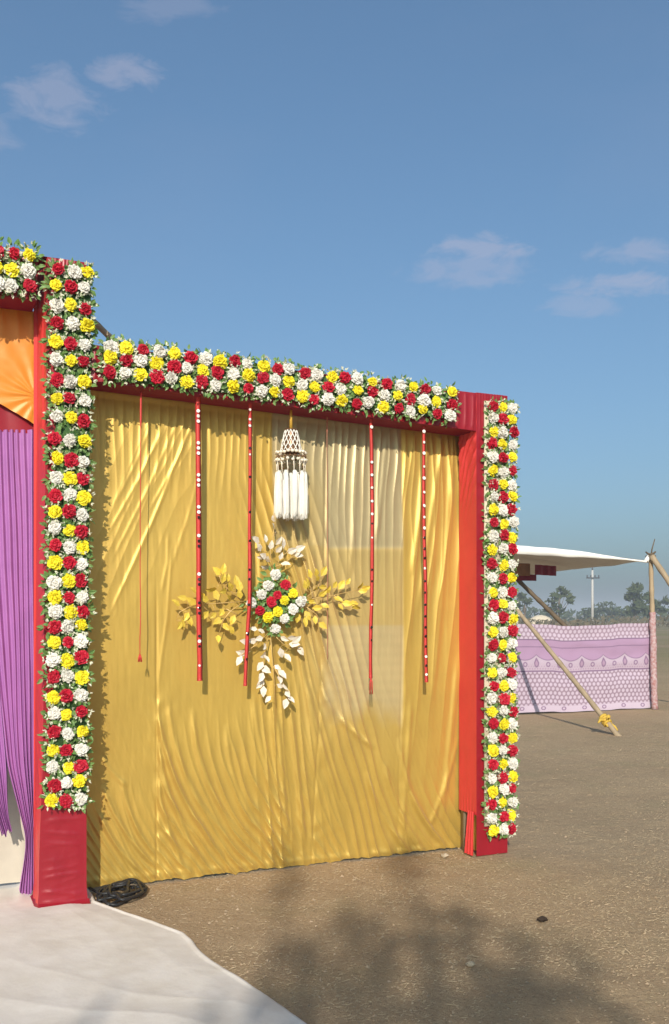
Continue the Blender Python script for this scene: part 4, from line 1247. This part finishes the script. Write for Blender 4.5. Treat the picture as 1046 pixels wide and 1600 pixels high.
tree('field_tree', 'tall dense tree next to the tent post', 992, 911, 140, 40, dens=330, tk=.2, clump=.5,
     blobs=[(.1, .90, .30, .10), (-.1, .78, .34, .12), (-.25, .68, .24, .08), (.15, .62, .3, .12), (.0, .45, .3, .12), (.3, .38, .35, .16), (-.2, .35, .25, .12)])
tree('field_tree', 'smaller tree half hidden by the tent post', 1020, 925, 145, 32, dens=260, blobs=[(-.2, .8, .25, .2), (.25, .6, .3, .18), (.45, .45, .3, .15), (-.1, .4, .35, .2)])
tree('field_tree', 'tree at the picture edge beyond the tent brace', 1058, 920, 150, 40, dens=260, blobs=[(0, .8, .35, .2), (-.3, .65, .3, .14), (.3, .6, .35, .2), (0, .4, .4, .2)])
for i, (px, yt, w_) in enumerate(((-160, 915, 60), (1180, 918, 70), (1320, 905, 60))):
    tree('field_tree', ('spreading tree far off to the left of the entrance', 'broad tree far off to the right of the tent', 'tall tree far off to the right of the tent')[i], px, yt, 170, w_, dens=300,
         blobs=[(0, .75, .4, .25), (-.3, .6, .35, .2), (.35, .6, .35, .2), (0, .4, .5, .25)])
def scrub(name, Y, x0, x1, hh, n, mt, q0):
    mb = MB()
    for k in range(n):
        x = random.uniform(x0, x1); y = Y + random.uniform(-14, 14)
        top = hh * (.55 + .9 * (.5 + float(fbm(x / 9., 3.3, 3)))); z = random.random() ** .8 * max(top, .5)
        q = q0 * random.uniform(.5, 1.4); p = Vector((x, y, z))
        e1 = Vector(rng.normal(size=3)).normalized(); e2 = e1.orthogonal().normalized()
        mb.add([tuple(p - e1 * q), tuple(p + e2 * q * .6), tuple(p + e1 * q), tuple(p - e2 * q * .6)], np.array([[0, 1, 2, 3]]))
    return mb.build(name, M[mt], smooth=False, kind='stuff', origin=((x0 + x1) / 2, Y, 0))
tag(scrub('treeline', 225, -260, 300, 2.3, 6500, 'tree_leaf', .8), 'hazy line of scrub trees along the far edge of the field', 'treeline')
tag(scrub('dry_scrub', 120, 10, 110, 1.0, 3500, 'dry_leaf', .30), 'dry brown scrub growing across the field behind the tent', 'scrub')

# low pale earth bank seen beside the sparse tree
a, b = np.meshgrid(np.linspace(0, 1, 24), np.linspace(0, 1, 8))
pb = at(848, 958, 128)
obj('earth_bank', np.stack([pb.x + (a - .5) * 4.2, 128 + b * 2.5, 1.55 * np.sin(np.pi * a) ** .6 * np.sin(np.pi * np.clip(b, 0, 1) * .95 + .08) + .0], -1).reshape(-1, 3), gridF(8, 24), M['board'], kind='structure')

# ------------------------------------------------------------------ litter on the soil
def make_straw():
    mb_v, mb_f = [], []
    N = 60000
    y = 3.5 + (rng.random(N) ** 1.7) * 11; x = (rng.random(N) * 1.25 - .55) * y * .72 + .35
    keep = (fbm(x * .8, y * .8, 3) + rng.normal(size=N) * .25 > -.15)
    x, y = x[keep], y[keep]; N = len(x)
    ln = np.exp(rng.normal(np.log(.0085), .55, N)).clip(.003, .06); an = rng.normal(0, .5, N); an = np.where(rng.random(N) < .3, rng.random(N) * 6.28, an)
    w = 0.0006 + .0006 * rng.random(N)
    dx, dy = np.cos(an) * ln / 2, np.sin(an) * ln / 2; nx_, ny_ = -np.sin(an) * w, np.cos(an) * w
    z = ground_z(x, y) + .003; tilt = rng.normal(0, .12, N) * ln
    A_ = np.stack([x - dx, y - dy, z - tilt], 1); B_ = np.stack([x + dx, y + dy, z + tilt + .003], 1); nn = np.stack([nx_, ny_, 0 * x], 1); up = np.stack([0 * x, 0 * x, w * 1.4], 1)
    V = np.stack([A_ - nn, A_ + nn, A_ + up, B_ - nn, B_ + nn, B_ + up], 1).reshape(-1, 3)
    base = np.arange(N)[:, None] * 6
    Fq = np.concatenate([base + [0, 3, 5, 2], base + [2, 5, 4, 1]])
    o = obj('straw', V, Fq, M['straw'], origin=(0, 0, 0), smooth=False, kind='stuff')
    tag(o, 'dry straw bits scattered over the bare soil', 'straw')
    N = 11000
    y = 3.4 + (rng.random(N) ** 1.8) * 11; x = (rng.random(N) * 1.25 - .55) * y * .72 + .35
    r = np.exp(rng.normal(np.log(.0036), .5, N)).clip(.0015, .010)
    z = ground_z(x, y)
    oc = np.array([[1, 0, 0], [0, 1, 0], [-1, 0, 0], [0, -1, 0], [0, 0, .7], [0, 0, -.7]], float)
    V = oc[None] * (1 + rng.normal(0, .3, (N, 6, 1))) * r[:, None, None] + np.stack([x, y, z + r * .2], 1)[:, None]
    f = np.array([[0, 1, 4], [1, 2, 4], [2, 3, 4], [3, 0, 4], [1, 0, 5], [2, 1, 5], [3, 2, 5], [0, 3, 5]])
    F_ = (np.arange(N)[:, None, None] * 6 + f[None]).reshape(-1, 3)
    o = obj('soil_clods', V.reshape(-1, 3), F_, M['clod'], origin=(0, 0, 0), smooth=False, kind='stuff')
    tag(o, 'small crumbs of dry earth on the bare soil', 'soil')
make_straw()
def clod(name, label, px, py, r, mt, cat):
    p = on_ground(px, py); mb = MB(); mb.ball((p.x, p.y, r * .35), r, 9, 6, (1.3, 1, .6)); V, Fc = mb.get()
    V = V + (rng.normal(size=V.shape) * r * .12)
    tag(obj(name, V, Fc, M[mt], origin=(p.x, p.y, 0), smooth=False), label, cat)
clod('dark_clod', 'small dark clod lying alone on the open soil', 848, 1438, .022, 'clod_dark', 'clod')
clod('pale_stone', 'pale stone on the soil by the curtain hem near the shorter pillar', 695, 1338, .020, 'stone', 'stone')
clod('pale_stone', 'pale stone lying in the shade on the soil', 735, 1508, .017, 'stone', 'stone')

# ------------------------------------------------------------------ young trees standing behind the camera (their shade falls into view)
def sapling(label, x, y, shoots, dens=1.):
    """shoots: (sideways offset, height); leaves sit in loose clusters on side twigs"""
    base = Vector((x, y, 0)); th = thing('young_tree', label, 'tree', base, 'young trees behind the viewer')
    mb = MB(); cl = MB()
    for off, h in shoots:
        top = base + Vector((off, random.uniform(-.3, .3), h)); mid = base.lerp(top, .45) + Vector((off * .35, 0, 0))
        mb.tube([base + Vector((off * .1, 0, 0)), mid, mid.lerp(top, .5) + Vector((random.uniform(-.05, .05), 0, 0)), top], [.05, .045, .035, .014], 6)
        for j in range(int(17 * dens)):
            g = random.random() ** .8; p0 = mid.lerp(top, g)
            tw = p0 + Vector((random.choice((-1, 1)) * random.uniform(.08, .42) * (1.1 - g * .8), random.uniform(-.2, .2), random.uniform(.0, .22)))
            mb.tube([p0, tw], [.009, .004], 4)
            for k in range(12):
                p = p0.lerp(tw, random.uniform(.35, 1.1)) + Vector(rng.normal(size=3)) * .055
                leaf_at(cl, p, Vector(rng.normal(size=3)) + Vector((0, 0, -.3)), Vector(rng.normal(size=3)), random.uniform(.09, .15), random.uniform(.018, .03))
    mb.build('trunk', M['bark'], th); cl.build('crown', M['tree_leaf'], th, smooth=False, kind='stuff')
sapling('slender tall young tree standing behind the viewer', -.66, -9, [(.0, 7.6), (.2, 6.95)], .8)
sapling('straight young tree with a high leafy tip standing behind the viewer', .08, -8.6, [(.0, 7.35), (-.2, 6.85), (.22, 6.9)])
sapling('bushy young tree standing behind the viewer', -.28, -9.2, [(-.28, 6.9), (-.06, 7.25), (.3, 7.05)], .8)
sapling('broad leafy young tree standing behind the viewer', .2, -8.4, [(-.42, 6.55), (-.15, 6.7), (.1, 6.5), (.34, 6.8), (.52, 6.45)], .65)
sapling('thin sapling standing behind the viewer', -1.30, -9, [(0, 6.6)], .55)
sapling('short bushy sapling standing behind the viewer', .48, -8.8, [(-.12, 6.55), (.12, 6.75), (.35, 6.35)])

# ------------------------------------------------------------------ haze
def make_haze():
    mb = MB(); mb.box((0, 1100, 7), (1450, 0, 0), (0, 1350, 0), (0, 0, 8.5))
    m = bpy.data.materials.new('thin haze'); m.use_nodes = True
    N, L = m.node_tree.nodes, m.node_tree.links
    N.remove(N['Principled BSDF'])
    v = N.new('ShaderNodeVolumePrincipled'); v.inputs['Color'].default_value = (.80, .86, .95, 1); v.inputs['Density'].default_value = .0017
    v.inputs['Anisotropy'].default_value = 0.0
    L.new(v.outputs[0], N['Material Output'].inputs['Volume'])
    mb.build('haze', m, origin=(0, 1100, -1.5), kind='stuff', smooth=False)
make_haze()
